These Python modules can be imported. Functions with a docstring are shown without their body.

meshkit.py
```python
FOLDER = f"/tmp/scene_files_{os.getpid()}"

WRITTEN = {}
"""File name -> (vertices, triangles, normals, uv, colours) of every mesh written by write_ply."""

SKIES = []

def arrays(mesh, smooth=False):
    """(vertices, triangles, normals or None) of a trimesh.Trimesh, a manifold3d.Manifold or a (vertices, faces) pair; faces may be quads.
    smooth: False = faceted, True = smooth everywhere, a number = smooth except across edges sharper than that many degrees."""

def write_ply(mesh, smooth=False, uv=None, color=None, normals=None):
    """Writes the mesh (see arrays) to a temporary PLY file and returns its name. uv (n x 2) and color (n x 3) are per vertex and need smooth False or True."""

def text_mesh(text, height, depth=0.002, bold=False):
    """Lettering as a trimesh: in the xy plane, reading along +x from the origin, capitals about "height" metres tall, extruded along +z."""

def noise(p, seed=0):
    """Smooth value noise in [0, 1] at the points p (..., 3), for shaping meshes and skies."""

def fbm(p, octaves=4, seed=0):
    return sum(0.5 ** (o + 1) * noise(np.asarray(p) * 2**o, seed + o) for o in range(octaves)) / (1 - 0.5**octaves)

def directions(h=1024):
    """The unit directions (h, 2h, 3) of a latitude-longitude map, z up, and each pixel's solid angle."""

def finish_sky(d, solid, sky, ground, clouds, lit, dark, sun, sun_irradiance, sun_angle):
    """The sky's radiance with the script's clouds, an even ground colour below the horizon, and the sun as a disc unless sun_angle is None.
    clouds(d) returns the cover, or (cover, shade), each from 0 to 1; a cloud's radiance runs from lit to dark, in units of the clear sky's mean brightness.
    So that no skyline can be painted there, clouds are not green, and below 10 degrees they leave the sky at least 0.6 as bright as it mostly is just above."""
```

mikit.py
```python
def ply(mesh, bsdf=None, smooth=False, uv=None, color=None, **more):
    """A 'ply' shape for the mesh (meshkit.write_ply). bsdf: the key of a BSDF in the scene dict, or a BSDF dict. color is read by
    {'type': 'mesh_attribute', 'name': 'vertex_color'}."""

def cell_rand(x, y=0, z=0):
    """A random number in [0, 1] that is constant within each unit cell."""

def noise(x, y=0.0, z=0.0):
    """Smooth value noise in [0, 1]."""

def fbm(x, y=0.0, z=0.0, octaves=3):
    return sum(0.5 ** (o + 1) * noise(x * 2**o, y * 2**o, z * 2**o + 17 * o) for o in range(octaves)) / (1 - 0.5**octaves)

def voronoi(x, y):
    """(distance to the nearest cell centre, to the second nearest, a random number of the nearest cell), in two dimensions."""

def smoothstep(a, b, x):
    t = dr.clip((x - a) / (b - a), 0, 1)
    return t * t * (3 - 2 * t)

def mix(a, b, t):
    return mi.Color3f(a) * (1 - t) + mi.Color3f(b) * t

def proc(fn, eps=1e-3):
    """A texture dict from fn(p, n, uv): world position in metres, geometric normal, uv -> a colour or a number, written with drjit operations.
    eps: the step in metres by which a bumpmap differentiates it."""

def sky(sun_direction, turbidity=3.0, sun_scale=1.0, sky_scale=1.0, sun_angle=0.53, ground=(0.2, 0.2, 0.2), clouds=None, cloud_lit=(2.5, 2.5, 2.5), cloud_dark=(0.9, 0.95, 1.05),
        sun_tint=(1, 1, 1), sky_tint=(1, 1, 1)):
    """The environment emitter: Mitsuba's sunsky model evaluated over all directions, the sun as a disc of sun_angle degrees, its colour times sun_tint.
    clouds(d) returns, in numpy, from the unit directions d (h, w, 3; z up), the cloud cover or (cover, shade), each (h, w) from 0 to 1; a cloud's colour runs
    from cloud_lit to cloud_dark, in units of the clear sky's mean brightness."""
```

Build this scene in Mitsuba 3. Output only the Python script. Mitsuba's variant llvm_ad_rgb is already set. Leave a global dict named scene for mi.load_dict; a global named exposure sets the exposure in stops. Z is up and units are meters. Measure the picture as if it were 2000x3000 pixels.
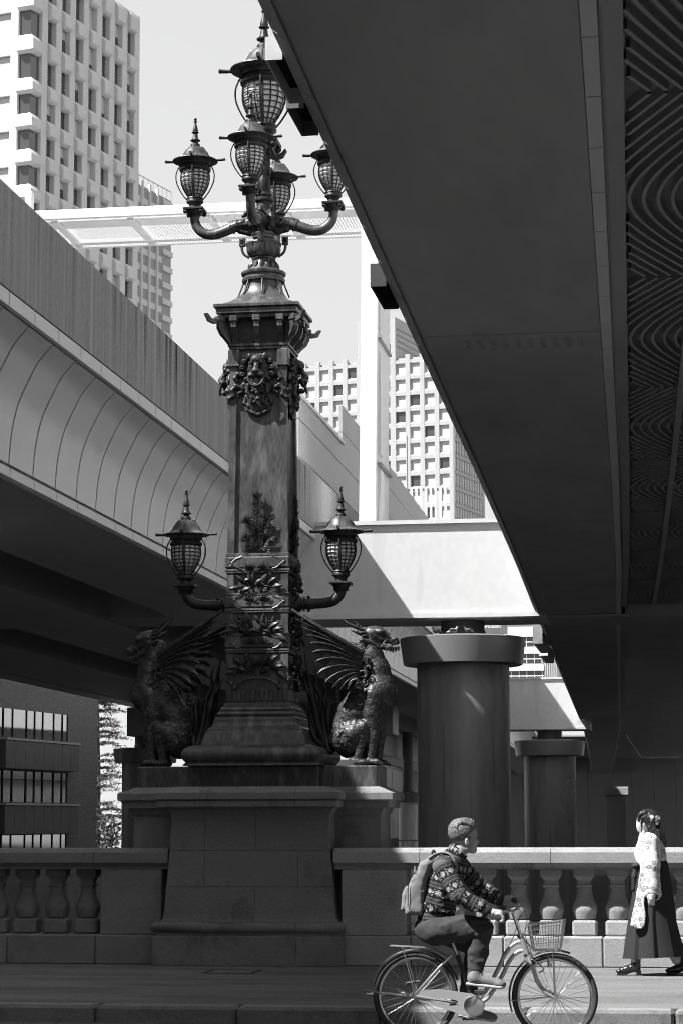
import math
import numpy as np, trimesh, mitsuba as mi, drjit as dr
import manifold3d as m3
import mikit, meshkit
from mikit import noise, fbm, cell_rand, smoothstep, mix
from shapely.geometry import Polygon, LineString, Point
from shapely import affinity
from shapely.ops import unary_union
T = mi.ScalarTransform4f
rng = np.random.default_rng(7)
PI = math.pi

# ------------------------------------------------------------------ camera, daylight, exposure
PITCH, YAW, ROLL = math.radians(7.75), math.radians(8.5), math.radians(0.15)
EYE = np.array([0, 0, 1.48])
_f = np.array([-math.sin(YAW) * math.cos(PITCH), math.cos(YAW) * math.cos(PITCH), math.sin(PITCH)])
_r = np.array([math.cos(YAW), math.sin(YAW), 0]); _u = np.cross(_r, _f)
_up = math.sin(ROLL) * _r + math.cos(ROLL) * _u
scene = {'type': 'scene'}
labels = {}
scene['camera'] = {'type': 'perspective', 'fov': math.degrees(2 * math.atan(1000 / 6640)), 'fov_axis': 'x', 'near_clip': 0.1, 'far_clip': 5000.0,
                   'to_world': T().look_at(origin=EYE.tolist(), target=(EYE + _f * 10).tolist(), up=_up.tolist())}
SUN = (-1.0, -0.62, 1.48)
scene['sky'] = mikit.sky(SUN, turbidity=3, sun_scale=1.85, sky_scale=1.0, ground=(0.12, 0.12, 0.12), sun_tint=(0.822, 0.987, 1.299),
                         clouds=lambda d: (np.ones(d.shape[:2]), 0.10 + 0.55 * np.clip(d[..., 2], 0, 1) + 0.12 * (meshkit.fbm(d * [2, 2, 6], 4, 3) - 0.5)),
                         cloud_lit=(1.9, 1.9, 1.9), cloud_dark=(1.0, 1.0, 1.0))
exposure = 2.45

# ------------------------------------------------------------------ helpers
used = set()
def num(key):
    if key not in used:
        used.add(key); return key
    i = 1
    while f'{key}_{i:03d}' in used: i += 1
    key = f'{key}_{i:03d}'; used.add(key); return key
def tag(key, label=None, cat=None, group=None, kind=None):
    d = labels.setdefault(key, {})
    for k, v in (('label', label), ('category', cat), ('group', group), ('kind', kind)):
        if v: d[k] = v
    return key
def thing(name, label, cat, group=None):
    return tag(num(name), label, cat, group)
def put(name, mesh, mat, parent=None, smooth=False, uv=None, color=None, to=None):
    key = num(f'{parent}__{name}' if parent else name)
    scene[key] = mikit.ply(mesh, mat, smooth=smooth, uv=uv, color=color)
    if to is not None: scene[key]['to_world'] = to
    return key
def again(name, first, parent=None, to=None):
    """Another entry with the mesh and material of the entry first, placed by to."""
    key = num(f'{parent}__{name}' if parent else name)
    scene[key] = dict(scene[first])
    if to is not None: scene[key]['to_world'] = to
    return key
def cat_(ms):
    return trimesh.util.concatenate([as_tm(m) for m in ms])
def as_tm(m):
    if isinstance(m, trimesh.Trimesh): return m
    v, f, _ = meshkit.arrays(m); return trimesh.Trimesh(v, f, process=False)
def box(x0, x1, y0, y1, z0, z1):
    v = np.array([[x, y, z] for x in (x0, x1) for y in (y0, y1) for z in (z0, z1)], float)
    f = np.array([[0, 1, 3], [0, 3, 2], [4, 6, 7], [4, 7, 5], [0, 4, 5], [0, 5, 1], [2, 3, 7], [2, 7, 6], [0, 2, 6], [0, 6, 4], [1, 5, 7], [1, 7, 3]])
    return trimesh.Trimesh(v, f, process=False)
def cbox(x0, x1, y0, y1, z0, z1, c=0.01):
    """A box with chamfered edges (convex hull of 24 points)."""
    p = []
    for sx, x in ((1, x0), (-1, x1)):
        for sy, y in ((1, y0), (-1, y1)):
            for sz, z in ((1, z0), (-1, z1)):
                p += [[x + sx * c, y + sy * c, z], [x + sx * c, y, z + sz * c], [x, y + sy * c, z + sz * c]]
    return as_tm(m3.Manifold.hull_points(np.array(p)))
def prism(poly, z0, z1, axis='z'):
    """Extrude a polygon (list of 2-D points or shapely) from z0 to z1; axis 'y': points are (x, z); axis 'x': points are (y, z)."""
    g = poly if isinstance(poly, Polygon) else Polygon(poly)
    m = trimesh.creation.extrude_polygon(g, z1 - z0, engine='earcut')
    v = np.array(m.vertices); v[:, 2] += z0
    if axis == 'y': m = trimesh.Trimesh(v[:, [0, 2, 1]], m.faces[:, ::-1], process=False)
    elif axis == 'x': m = trimesh.Trimesh(v[:, [2, 0, 1]], m.faces, process=False)
    else: m = trimesh.Trimesh(v, m.faces, process=False)
    return m
def lathe(prof, seg=32, cap=True):
    """Surface of revolution of (r, z) points about z; a sharp turn is kept by smoothing angles."""
    prof = np.asarray(prof, float); n = len(prof); a = np.arange(seg) * 2 * PI / seg
    v = np.stack([prof[:, None, 0] * np.cos(a), prof[:, None, 0] * np.sin(a), np.repeat(prof[:, 1:2], seg, 1)], -1).reshape(-1, 3)
    i, j = np.meshgrid(np.arange(n - 1), np.arange(seg), indexing='ij'); j2 = (j + 1) % seg
    q = np.stack([i * seg + j, i * seg + j2, (i + 1) * seg + j2, (i + 1) * seg + j], -1).reshape(-1, 4)
    f = np.vstack([q[:, [0, 1, 2]], q[:, [0, 2, 3]]])
    if cap:
        for k, flip in ((0, True), (n - 1, False)):
            if prof[k, 0] > 1e-6:
                c = len(v); v = np.vstack([v, [[0, 0, prof[k, 1]]]]); r = np.arange(seg)
                t = np.stack([np.full(seg, c), k * seg + r, k * seg + (r + 1) % seg], 1)
                f = np.vstack([f, t[:, ::-1] if flip else t])
    return trimesh.Trimesh(v, f, process=False)
def square_lathe(prof, cx=0, cy=0):
    """A moulding of square plan: prof = (half width, z)."""
    m = lathe([(r * math.sqrt(2), z) for r, z in prof], 4)
    v = np.array(m.vertices); c, s = math.cos(PI / 4), math.sin(PI / 4)
    v[:, :2] = v[:, :2] @ np.array([[c, s], [-s, c]])
    v[:, 0] += cx; v[:, 1] += cy
    return trimesh.Trimesh(v, m.faces, process=False)
def rect_sweep(prof, hx, hy, cx=0, cy=0):
    """A moulding round a rectangle: prof = (offset, z); half sizes hx, hy at offset 0."""
    v = []
    for o, z in prof:
        for sx, sy in ((-1, -1), (1, -1), (1, 1), (-1, 1)):
            v.append([cx + sx * (hx + o), cy + sy * (hy + o), z])
    n = len(prof); f = []
    for i in range(n - 1):
        for j in range(4):
            a, b = i * 4 + j, i * 4 + (j + 1) % 4
            f += [[a, b, b + 4], [a, b + 4, a + 4]]
    f += [[0, 2, 1], [0, 3, 2]]; t = (n - 1) * 4; f += [[t, t + 1, t + 2], [t, t + 2, t + 3]]
    return trimesh.Trimesh(np.array(v, float), np.array(f), process=False)
def tube(path, r, seg=8, caps=True, flat=None):
    """A tube along the points path; r one radius or one per point."""
    p = np.asarray(path, float); n = len(p); r = np.broadcast_to(np.asarray(r, float), (n,))
    t = np.gradient(p, axis=0); t /= np.linalg.norm(t, axis=1, keepdims=True) + 1e-12
    ref = np.array([0, 0, 1.0]) if abs(t[0, 2]) < 0.9 else np.array([1.0, 0, 0])
    u = np.cross(t[0], ref); u /= np.linalg.norm(u); us = [u]
    for k in range(1, n):
        u = u - t[k] * (u @ t[k]); u /= np.linalg.norm(u) + 1e-12; us.append(u)
    us = np.array(us); w = np.cross(t, us); a = np.arange(seg) * 2 * PI / seg
    fl = 1.0 if flat is None else flat
    v = (p[:, None] + r[:, None, None] * (np.cos(a)[None, :, None] * us[:, None] + fl * np.sin(a)[None, :, None] * w[:, None])).reshape(-1, 3)
    i, j = np.meshgrid(np.arange(n - 1), np.arange(seg), indexing='ij'); j2 = (j + 1) % seg
    q = np.stack([i * seg + j, i * seg + j2, (i + 1) * seg + j2, (i + 1) * seg + j], -1).reshape(-1, 4)
    f = np.vstack([q[:, [0, 1, 2]], q[:, [0, 2, 3]]])
    if caps:
        r_ = np.arange(seg)
        for k, flip in ((0, True), (n - 1, False)):
            c = len(v); v = np.vstack([v, p[k][None]])
            tt = np.stack([np.full(seg, c), k * seg + r_, k * seg + (r_ + 1) % seg], 1)
            f = np.vstack([f, tt[:, ::-1] if flip else tt])
    m = trimesh.Trimesh(v, f, process=False)
    return m
def spline(pts, n=24):
    """Catmull-Rom through the points."""
    p = np.asarray(pts, float); p = np.vstack([2 * p[0] - p[1], p, 2 * p[-1] - p[-2]]); out = []
    segs = len(p) - 3
    for k in range(segs):
        a, b, c, d = p[k:k + 4]; m = max(2, n // segs)
        for t in np.linspace(0, 1, m, endpoint=(k == segs - 1)):
            out.append(0.5 * ((2 * b) + (c - a) * t + (2 * a - 5 * b + 4 * c - d) * t * t + (3 * b - a - 3 * c + d) * t ** 3))
    return np.array(out)
def moved(m, loc=(0, 0, 0), rz=0, scale=None, rx=0, ry=0):
    m = as_tm(m); v = np.array(m.vertices)
    f = m.faces
    if scale is not None:
        v = v * np.asarray(scale)
        if np.prod(np.broadcast_to(scale, 3)) < 0: f = f[:, ::-1]
    for ang, (a, b) in ((rx, (1, 2)), (ry, (2, 0)), (rz, (0, 1))):
        if ang:
            c, s = math.cos(ang), math.sin(ang); q = v.copy()
            q[:, a] = c * v[:, a] - s * v[:, b]; q[:, b] = s * v[:, a] + c * v[:, b]; v = q
    return trimesh.Trimesh(v + np.asarray(loc, float), f, process=False)
def sweep_y(profile, ys, off=None):
    """A closed (x, z) profile (counter-clockwise seen from -y) carried along y, shifted in x by off(y)."""
    p = np.asarray(profile, float); n = len(p); ys = np.asarray(ys, float)
    o = np.zeros(len(ys)) if off is None else np.array([off(y) for y in ys])
    v = np.array([[x + ox, y, z] for y, ox in zip(ys, o) for x, z in p])
    f = []
    for k in range(len(ys) - 1):
        for j in range(n):
            a, b = k * n + j, k * n + (j + 1) % n
            f += [[a, b, b + n], [a, b + n, a + n]]
    cap = trimesh.creation.triangulate_polygon(Polygon(p), engine='earcut')
    cf = np.asarray(cap[1])
    idx = np.array([np.argmin(((p - q) ** 2).sum(1)) for q in np.asarray(cap[0])])
    cf = idx[cf]
    m = trimesh.Trimesh(v, np.vstack([np.array(f), cf, cf[:, ::-1] + (len(ys) - 1) * n]), process=False)
    m.fix_normals()
    return m

# ------------------------------------------------------------------ materials
def bs(key, d): scene[key] = d; return key
def g3(v): return {'type': 'rgb', 'value': [float(v)] * 3}
def plain(key, v, rough=0.5, metal=0.0, spec=0.5, two=True, **k):
    d = {'type': 'principled', 'base_color': g3(v), 'roughness': rough, 'metallic': metal, 'specular': spec, **k}
    return bs(key, {'type': 'twosided', 'b': d} if two else d)
def proc(key, fn, rough=0.5, metal=0.0, spec=0.5, bump=None, bscale=1.0):
    d = {'type': 'principled', 'base_color': mikit.proc(fn), 'roughness': rough, 'metallic': metal, 'specular': spec}
    if bump: d = {'type': 'bumpmap', 'arbitrary': mikit.proc(bump, eps=2e-3), 'scale': bscale, 'b': d}
    return bs(key, {'type': 'twosided', 'b': d})
def c3(v): return mi.Color3f(v, v, v)

def granite(p, n, uv):
    sp = noise(p.x * 170, p.y * 170, p.z * 170)
    big = fbm(p.x * 2.2, p.y * 2.2, p.z * 2.6, 4)
    return c3(0.255 + 0.24 * (sp - 0.5) + 0.12 * (big - 0.5) - 0.09 * smoothstep(0.62, 0.75, fbm(p.x * 5 + 9, p.y * 5, p.z * 2, 3)))
proc('granite', granite, 0.8, spec=0.25)
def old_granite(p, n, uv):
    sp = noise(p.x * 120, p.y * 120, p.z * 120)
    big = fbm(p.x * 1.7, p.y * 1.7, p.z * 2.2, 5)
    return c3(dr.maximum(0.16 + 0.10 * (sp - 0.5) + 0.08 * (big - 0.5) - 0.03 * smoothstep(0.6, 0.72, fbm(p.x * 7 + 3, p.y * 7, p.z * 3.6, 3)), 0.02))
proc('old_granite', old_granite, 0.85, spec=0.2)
def paving(p, n, uv):
    st = fbm(p.x * 1.1 + p.y * 0.5, p.y * 4.0, 0.0, 4)
    return c3(0.095 + 0.07 * (st - 0.5) + 0.04 * (noise(p.x * 90, p.y * 90) - 0.5))
proc('paving', paving, 0.75, spec=0.3)
def asphalt(p, n, uv):
    return c3(0.05 + 0.06 * noise(p.x * 150, p.y * 150) * noise(p.x * 61, p.y * 61) + 0.02 * fbm(p.x, p.y, 0.0, 3))
proc('asphalt', asphalt, 0.85, spec=0.3)
def parapet(p, n, uv):
    """Rain-streaked concrete: dark runs that start at the coping."""
    d = 10.0 - p.z
    s1 = noise(p.y * 5.5, 3.0); s2 = noise(p.y * 14.0, 8.0); s3 = noise(p.y * 40.0, 1.0, p.z * 0.6)
    run = smoothstep(0.45, 0.85, 0.55 * s1 + 0.45 * s2) * smoothstep(1.5 * s1 + 0.35, 0.0, d)
    lite = smoothstep(0.55, 0.9, noise(p.y * 9.0, 31.0))
    return c3(dr.maximum(0.25 + 0.05 * lite + 0.03 * (s3 - 0.5) - 0.3 * run * noise(p.y * 1.3, 5.0) * smoothstep(0.3, 0.7, noise(p.y * 0.28, 9.0)) + 0.06 * (noise(p.y * 60, p.z * 30) - 0.5) - 0.045 * s2, 0.03))
proc('stained_concrete', parapet, 0.85, spec=0.2)
def cove(p, n, uv):
    return c3(0.40 + 0.05 * (fbm(p.y * 0.8, p.z * 1.6, 2.0, 3) - 0.5))
proc('cove_paint', cove, 0.36, spec=0.5)
plain('trim_paint', 0.5, 0.5)
def soffit_c(p, n, uv):
    return c3(0.30 + 0.07 * (fbm(p.x * 1.3, p.y * 0.5, 1.0, 4) - 0.5) - 0.025 * smoothstep(0.55, 0.78, fbm(p.x * 3.1, p.y * 1.1, 4.0, 4)) + 0.03 * (fbm(p.x * 9, p.y * 2, 1.0, 2) - 0.5))
proc('soffit_paint', soffit_c, 0.5, spec=0.4)
plain('dark_steel', 0.10, 0.55)
plain('ceiling_grey', .11, .5)
plain('bike_like', .03, .5)
plain('groove_black', 0.008, 0.95, spec=0.1)
def girder_c(p, n, uv):
    return c3(0.50 + 0.06 * (fbm(p.x * 0.7, p.z * 0.5, p.y, 3) - 0.5) - 0.035 * smoothstep(0.66, 0.8, noise(p.x * 4, p.z * 0.7, 2.0)) + 0.03 * (noise(p.x * 9, p.z * 7, 1.0) - 0.5))
proc('girder_paint', girder_c, 0.45, spec=0.4)
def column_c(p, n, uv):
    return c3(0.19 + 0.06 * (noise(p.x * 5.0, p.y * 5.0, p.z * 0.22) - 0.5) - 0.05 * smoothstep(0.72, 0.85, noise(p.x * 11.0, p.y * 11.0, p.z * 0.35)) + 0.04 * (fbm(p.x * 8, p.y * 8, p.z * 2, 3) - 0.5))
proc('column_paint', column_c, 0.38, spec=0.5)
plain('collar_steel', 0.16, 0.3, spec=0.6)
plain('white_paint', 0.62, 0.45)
def bronze(p, n, uv):
    b = fbm(p.x * 12, p.y * 12, p.z * 3.2, 4); s = noise(p.x * 60, p.y * 60, p.z * 14)
    return c3(dr.maximum(0.048 + 0.055 * smoothstep(0.42, 0.75, b) + 0.04 * (s - 0.5), 0.012))
proc('bronze', bronze, 0.42, metal=0.25, spec=0.5)
def bronze_d(p, n, uv):
    return c3(0.018 + 0.018 * smoothstep(0.4, 0.75, fbm(p.x * 11, p.y * 11, p.z * 11, 3)))
proc('dark_bronze', bronze_d, 0.45, metal=0.1, spec=0.35)
proc('water', lambda p, n, uv: c3(0.03), 0.12, spec=0.5, bump=lambda p, n, uv: fbm(p.x * 0.8, p.y * 0.8, 0.0, 3), bscale=0.25)

# ------------------------------------------------------------------ the ground: bridge deck, pavement, road, river, quays
def sheet(x0, x1, y0, y1, z): return trimesh.Trimesh([[x0, y0, z], [x1, y0, z], [x1, y1, z], [x0, y1, z]], [[0, 1, 2], [0, 2, 3]], process=False)
tag(put('bridge_road', box(-45, 40, -8, 18.14, -1.6, -0.13), 'asphalt'), 'dark asphalt carriageway in front of the kerb', kind='structure')
tag(put('road', box(-400, 400, -400, -8.01, -1.6, -0.135), 'asphalt'), 'asphalt street behind the bridge', kind='structure')
tag(put('river', sheet(-40, 30, 23.9, 900, -4.6), 'water'), 'dark river below the elevated road', kind='structure')
tag(put('quay', box(-700, -31.5, 24.3, 900, -5, -0.5), 'old_granite'), 'left river bank', kind='structure')
tag(put('quay', box(15, 700, 24.3, 900, -5, -0.5), 'old_granite'), 'right river bank', kind='structure')
tag(put('ground', box(-900, 900, 900.2, 2500, -6, -0.6), 'old_granite'), 'land beyond the river', kind='structure')
PAV = tag(put('pavement', box(-45, 40, 18.42, 24.2, -1.6, 0.0), 'paving'), 'stone footway of the bridge', kind='structure')
kb = -4.735 - 1.157 * 35; ki = 0
while kb < 12:
    L = 1.157
    k = put('kerb_stone' if False else 'stone', cbox(kb + .006, kb + L - .006, 18.14, 18.415, -0.4, 0.002 + 0.003 * rng.random(), 0.025), 'old_granite', 'kerb')
    kb += L
tag('kerb', 'worn granite kerb between footway and carriageway', kind='structure')

# ------------------------------------------------------------------ elevated highways
def xl(y):                                            # left road bends away in the distance
    return 0.0 if y < 55 else -0.85 * ((y - 55) / 60) ** 1.6
_ry = np.array([-60, 13, 15, 21.3, 25.7, 28.1, 31.9, 38.8, 44.7, 54.2, 77.5, 126, 200, 256])
_rx = np.array([-1.35, -2.47, -2.512, -2.65, -2.743, -2.794, -2.871, -3.031, -3.175, -3.446, -4.096, -5.4, -8.0, -10.2])
def xr(y): return float(np.interp(y, _ry, _rx))
def ysteps(a, b, s=2.4): return np.linspace(a, b, max(2, int(math.ceil((b - a) / s)) + 1))
HL = thing('elevated_highway', 'left elevated road with rain-streaked parapet above curved grey panels', 'elevated road')
GY0, GY1 = 54.86, 57.2                               # first cross girder
# parapet in cast lengths of 3.78 m
for k in range(-22, 60):
    a = 29.0 + 3.78 * k
    put('parapet_length', sweep_y([(-8.85, 8.60), (-8.85, 10.0), (-9.06, 10.0), (-9.10, 8.60)], [a + .006, a + 3.78 - .006] if a < 50 else ysteps(a + .006, a + 3.774), xl), 'stained_concrete', HL)
CO = [(-8.94, 8.36), (-9.136, 8.14), (-9.263, 7.91), (-9.37, 7.69), (-9.45, 7.49), (-9.51, 7.25), (-9.55, 6.99), (-9.575, 6.62)]
CO = spline(CO, 21)
cove_prof = np.vstack([CO, [[-9.60, 6.62]], [[x - .03, z + .012] for x, z in CO[::-1]]])
first = {}
for k in range(-46, 182):
    a = 28.948 + 1.238 * k; b = a + 1.238
    if GY0 - 1.0 < a < GY1 - .8: continue
    for nm, prof, mat, g, sm in (('trim_panel', [(-8.852, 8.375), (-8.852, 8.575), (-8.93, 8.575), (-8.93, 8.375)], 'trim_paint', .018, False),
                                 ('cove_panel', cove_prof, 'cove_paint', .030, 30),
                                 ('bottom_trim', [(-9.55, 6.42), (-9.55, 6.555), (-9.66, 6.555), (-9.66, 6.40), (-9.60, 6.40)], 'trim_paint', .014, False)):
        if a < 54:
            if nm not in first: first[nm] = (put(nm, sweep_y(prof, [g, 1.238 - g]), mat, HL, smooth=sm), a); scene[first[nm][0]]['to_world'] = T().translate([0, a, 0])
            else: again(nm, first[nm][0], HL, T().translate([0, a, 0]))
        else:
            put(nm, sweep_y(prof, [a + g, b - g], xl), mat, HL, smooth=sm)
# core that backs the panels, deck, box girders and the gaps between them
put('deck_edge', sweep_y([(-8.96, 8.36), (-8.96, 8.62), (-25.5, 8.62), (-25.5, 8.30), (-9.2, 8.30)], ysteps(-60, 256, 6), xl), 'soffit_paint', HL)
put('panel_backing', sweep_y([(-9.15, 8.295)] + [(x - .07, z) for x, z in CO[4:]] + [(-9.75, 6.62), (-9.75, 8.295)], ysteps(-60, 256, 6), xl), 'groove_black', HL)
def soffit_row(nm, x0, x1, y0, y1, step=12.4, parent=None, z=6.42):
    y = y0
    while y < y1 - .5:
        e = min(y + step, y1)
        put(nm, sweep_y([(x0, z), (x0, z + 1.85), (x1, z + 1.85), (x1, z)], ysteps(y + .008, e - .008, 4), xl), 'soffit_paint', parent)
        y = e
soffit_row('box_girder', -9.63, -12.3, -60, 256, 13.1, HL)
soffit_row('box_girder', -14.1, -17.0, -60, 256, 13.1, HL)
soffit_row('box_girder', -18.9, -22.3, -60, 256, 13.1, HL)
put('edge_beam', sweep_y([(-24.5, 6.9), (-24.5, 8.3), (-25.5, 8.3), (-25.5, 6.9)], ysteps(-60, 256, 6), xl), 'soffit_paint', HL)
put('far_parapet', sweep_y([(-25.3, 8.6), (-25.3, 10.0), (-25.5, 10.0), (-25.5, 8.6)], ysteps(-60, 256, 6), xl), 'stained_concrete', HL)
for a in (-40.0, -18.0, 4.0, 26.5):
    for x0, x1 in ((-14.1, -12.3), (-18.9, -17.0)):
        put('cross_beam', box(x0, x1, a, a + .25, 6.9, 8.29), 'soffit_paint', HL)

HR = thing('elevated_highway', 'right elevated road seen from below with grey flat soffit and thin edge strip', 'elevated road')
RT = 2.06                                             # width of the box girder's soffit
j = [-60, -35, -2.6, 22.7, 37.5, 48.1, 54.85]
j2 = [57.2, 75.2, 95.4, 113.5, 140, 170, 200, 256]
for a, b in list(zip(j[:-1], j[1:])) + list(zip(j2[:-1], j2[1:])):
    put('soffit_plate', sweep_y([(.145, 6.40), (RT - .112, 6.40), (RT - .112, 6.44), (.145, 6.44)], ysteps(a + .011, b - .011), xr), 'soffit_paint', HR)
put('box_girder', sweep_y([(.05, 6.45), (RT, 6.45), (RT, 8.30), (.05, 8.30)], ysteps(-60, 256), xr), 'soffit_paint', HR)
put('deck', sweep_y([(.04, 8.305), (16.5, 8.305), (16.5, 8.6), (.04, 8.6)], ysteps(-60, 256), xr), 'soffit_paint', HR)
put('parapet', sweep_y([(.0, 8.605), (.22, 8.605), (.22, 9.95), (.0, 9.95)], ysteps(-60, 256), xr), 'stained_concrete', HR)
for k in range(-58, 199):
    a = 13.666 + 1.208 * k; b = a + 1.208
    if GY0 - .7 < a < GY1 - .4: continue
    put('edge_strip', sweep_y([(.0, 6.475), (.105, 6.395), (.105, 6.45), (.03, 6.53), (.0, 6.53)], [a + .012, b - .012], xr), 'soffit_paint', HR)
    put('side_panel', sweep_y([(.0, 6.535), (.04, 6.535), (.04, 8.60), (.0, 8.60)], [a + .01, b - .01], xr), 'cove_paint', HR)
    put('inner_strip', sweep_y([(RT - .105, 6.398), (RT, 6.398), (RT, 6.44), (RT - .105, 6.44)], [a + .25, b + .23], xr), 'trim_paint', HR)
put('ledge', sweep_y([(RT + .03, 6.55), (RT + .16, 6.55), (RT + .16, 6.72), (RT + .03, 6.72)], ysteps(-20, 113), xr), 'soffit_paint', HR)

# open boxes fixed to the left side of the right road
def side_box(y0, y1, z0, z1, d, label, mat='cove_paint'):
    K = thing('side_box', label, 'light box')
    x1 = xr((y0 + y1) / 2) - .004; x0 = x1 - d; t = .012
    for nm, m in (('outer_side', box(x0, x0 + t, y0, y1, z0, z1)), ('end', box(x0 + t, x1, y0, y0 + t, z0, z1)), ('end', box(x0 + t, x1, y1 - t, y1, z0, z1)), ('top', box(x0 + t, x1, y0 + t, y1 - t, z1 - t, z1))): put(nm, m, mat, K)
    put('inside', box(x0 + t, x1, y0 + t, y1 - t, z1 - .05, z1 - .02), 'groove_black', K)
side_box(14.2, 15.13, 6.46, 6.62, .115, 'open dark box on the edge of the right road beside the big top lantern')
side_box(15.17, 15.83, 6.44, 6.60, .125, 'open black box just below the one beside the big top lantern', 'dark_steel')
side_box(20.58, 21.55, 6.44, 6.66, .15, 'open black box on the edge of the right road beside the gantry post top', 'bike_like')
side_box(61.6, 65.1, 6.22, 6.74, .26, 'white box on the side of the right road beyond the near girder, nearer of two', 'white_paint')
side_box(66.2, 69.4, 6.22, 6.74, .26, 'white box on the side of the right road beyond the near girder, farther of two', 'white_paint')
# open ceiling of nested curved bars under the right road's deck
def bar(path, w=.032, h=.085):
    p = np.asarray(path); t = np.gradient(p[:, :2], axis=0); t /= np.linalg.norm(t, axis=1, keepdims=True); nrm = np.stack([-t[:, 1], t[:, 0]], 1) * w / 2; v = []
    for q, n_ in zip(p, nrm):
        for s_, z in ((1, 0), (-1, 0), (-1, h), (1, h)): v.append([q[0] + s_ * n_[0], q[1] + s_ * n_[1], q[2] + z])
    f = []
    for i in range(len(p) - 1):
        for j_ in range(4): a, b = i * 4 + j_, i * 4 + (j_ + 1) % 4; f += [[a, b, b + 4], [a, b + 4, a + 4]]
    return trimesh.Trimesh(np.array(v), np.array(f), process=False)
for kf in range(-2, 8):
    yc = 18.5 + 5.58 * kf
    if yc > 52: break
    for jn in range(-8, 11):
        dy = np.linspace(-2.76, 2.76, 47); x = .12 * jn + np.sqrt(.45 ** 2 + (.45 * dy) ** 2) - .45
        e = np.array([xr(yc + d) for d in dy]) + RT + .19; ok = (x >= -.03) & (x < 1.35)
        runs = np.split(np.arange(47), np.nonzero(np.diff(ok.astype(int)))[0] + 1)
        for r_ in runs:
            if ok[r_[0]] and len(r_) > 2: put('ceiling_bar', bar([[e[i] + x[i], yc + dy[i], 6.60] for i in r_]), 'soffit_paint', HR)
for k in range(38): put('ceiling_rail', box(xr(9 + 1.115 * k) + RT + .165, xr(9 + 1.115 * k) + RT + 1.6, 9.03 + 1.115 * k, 9.055 + 1.115 * k, 6.70, 6.76), 'soffit_paint', HR)
put('ceiling_beam', sweep_y([(RT + .74, 6.50), (RT + .82, 6.50), (RT + .82, 6.595), (RT + .74, 6.595)], ysteps(-6, 54), xr), 'soffit_paint', HR)
bl_ = []
hx = lathe([(.014, 0), (.014, .012), (.0, .014)], 6)
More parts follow.
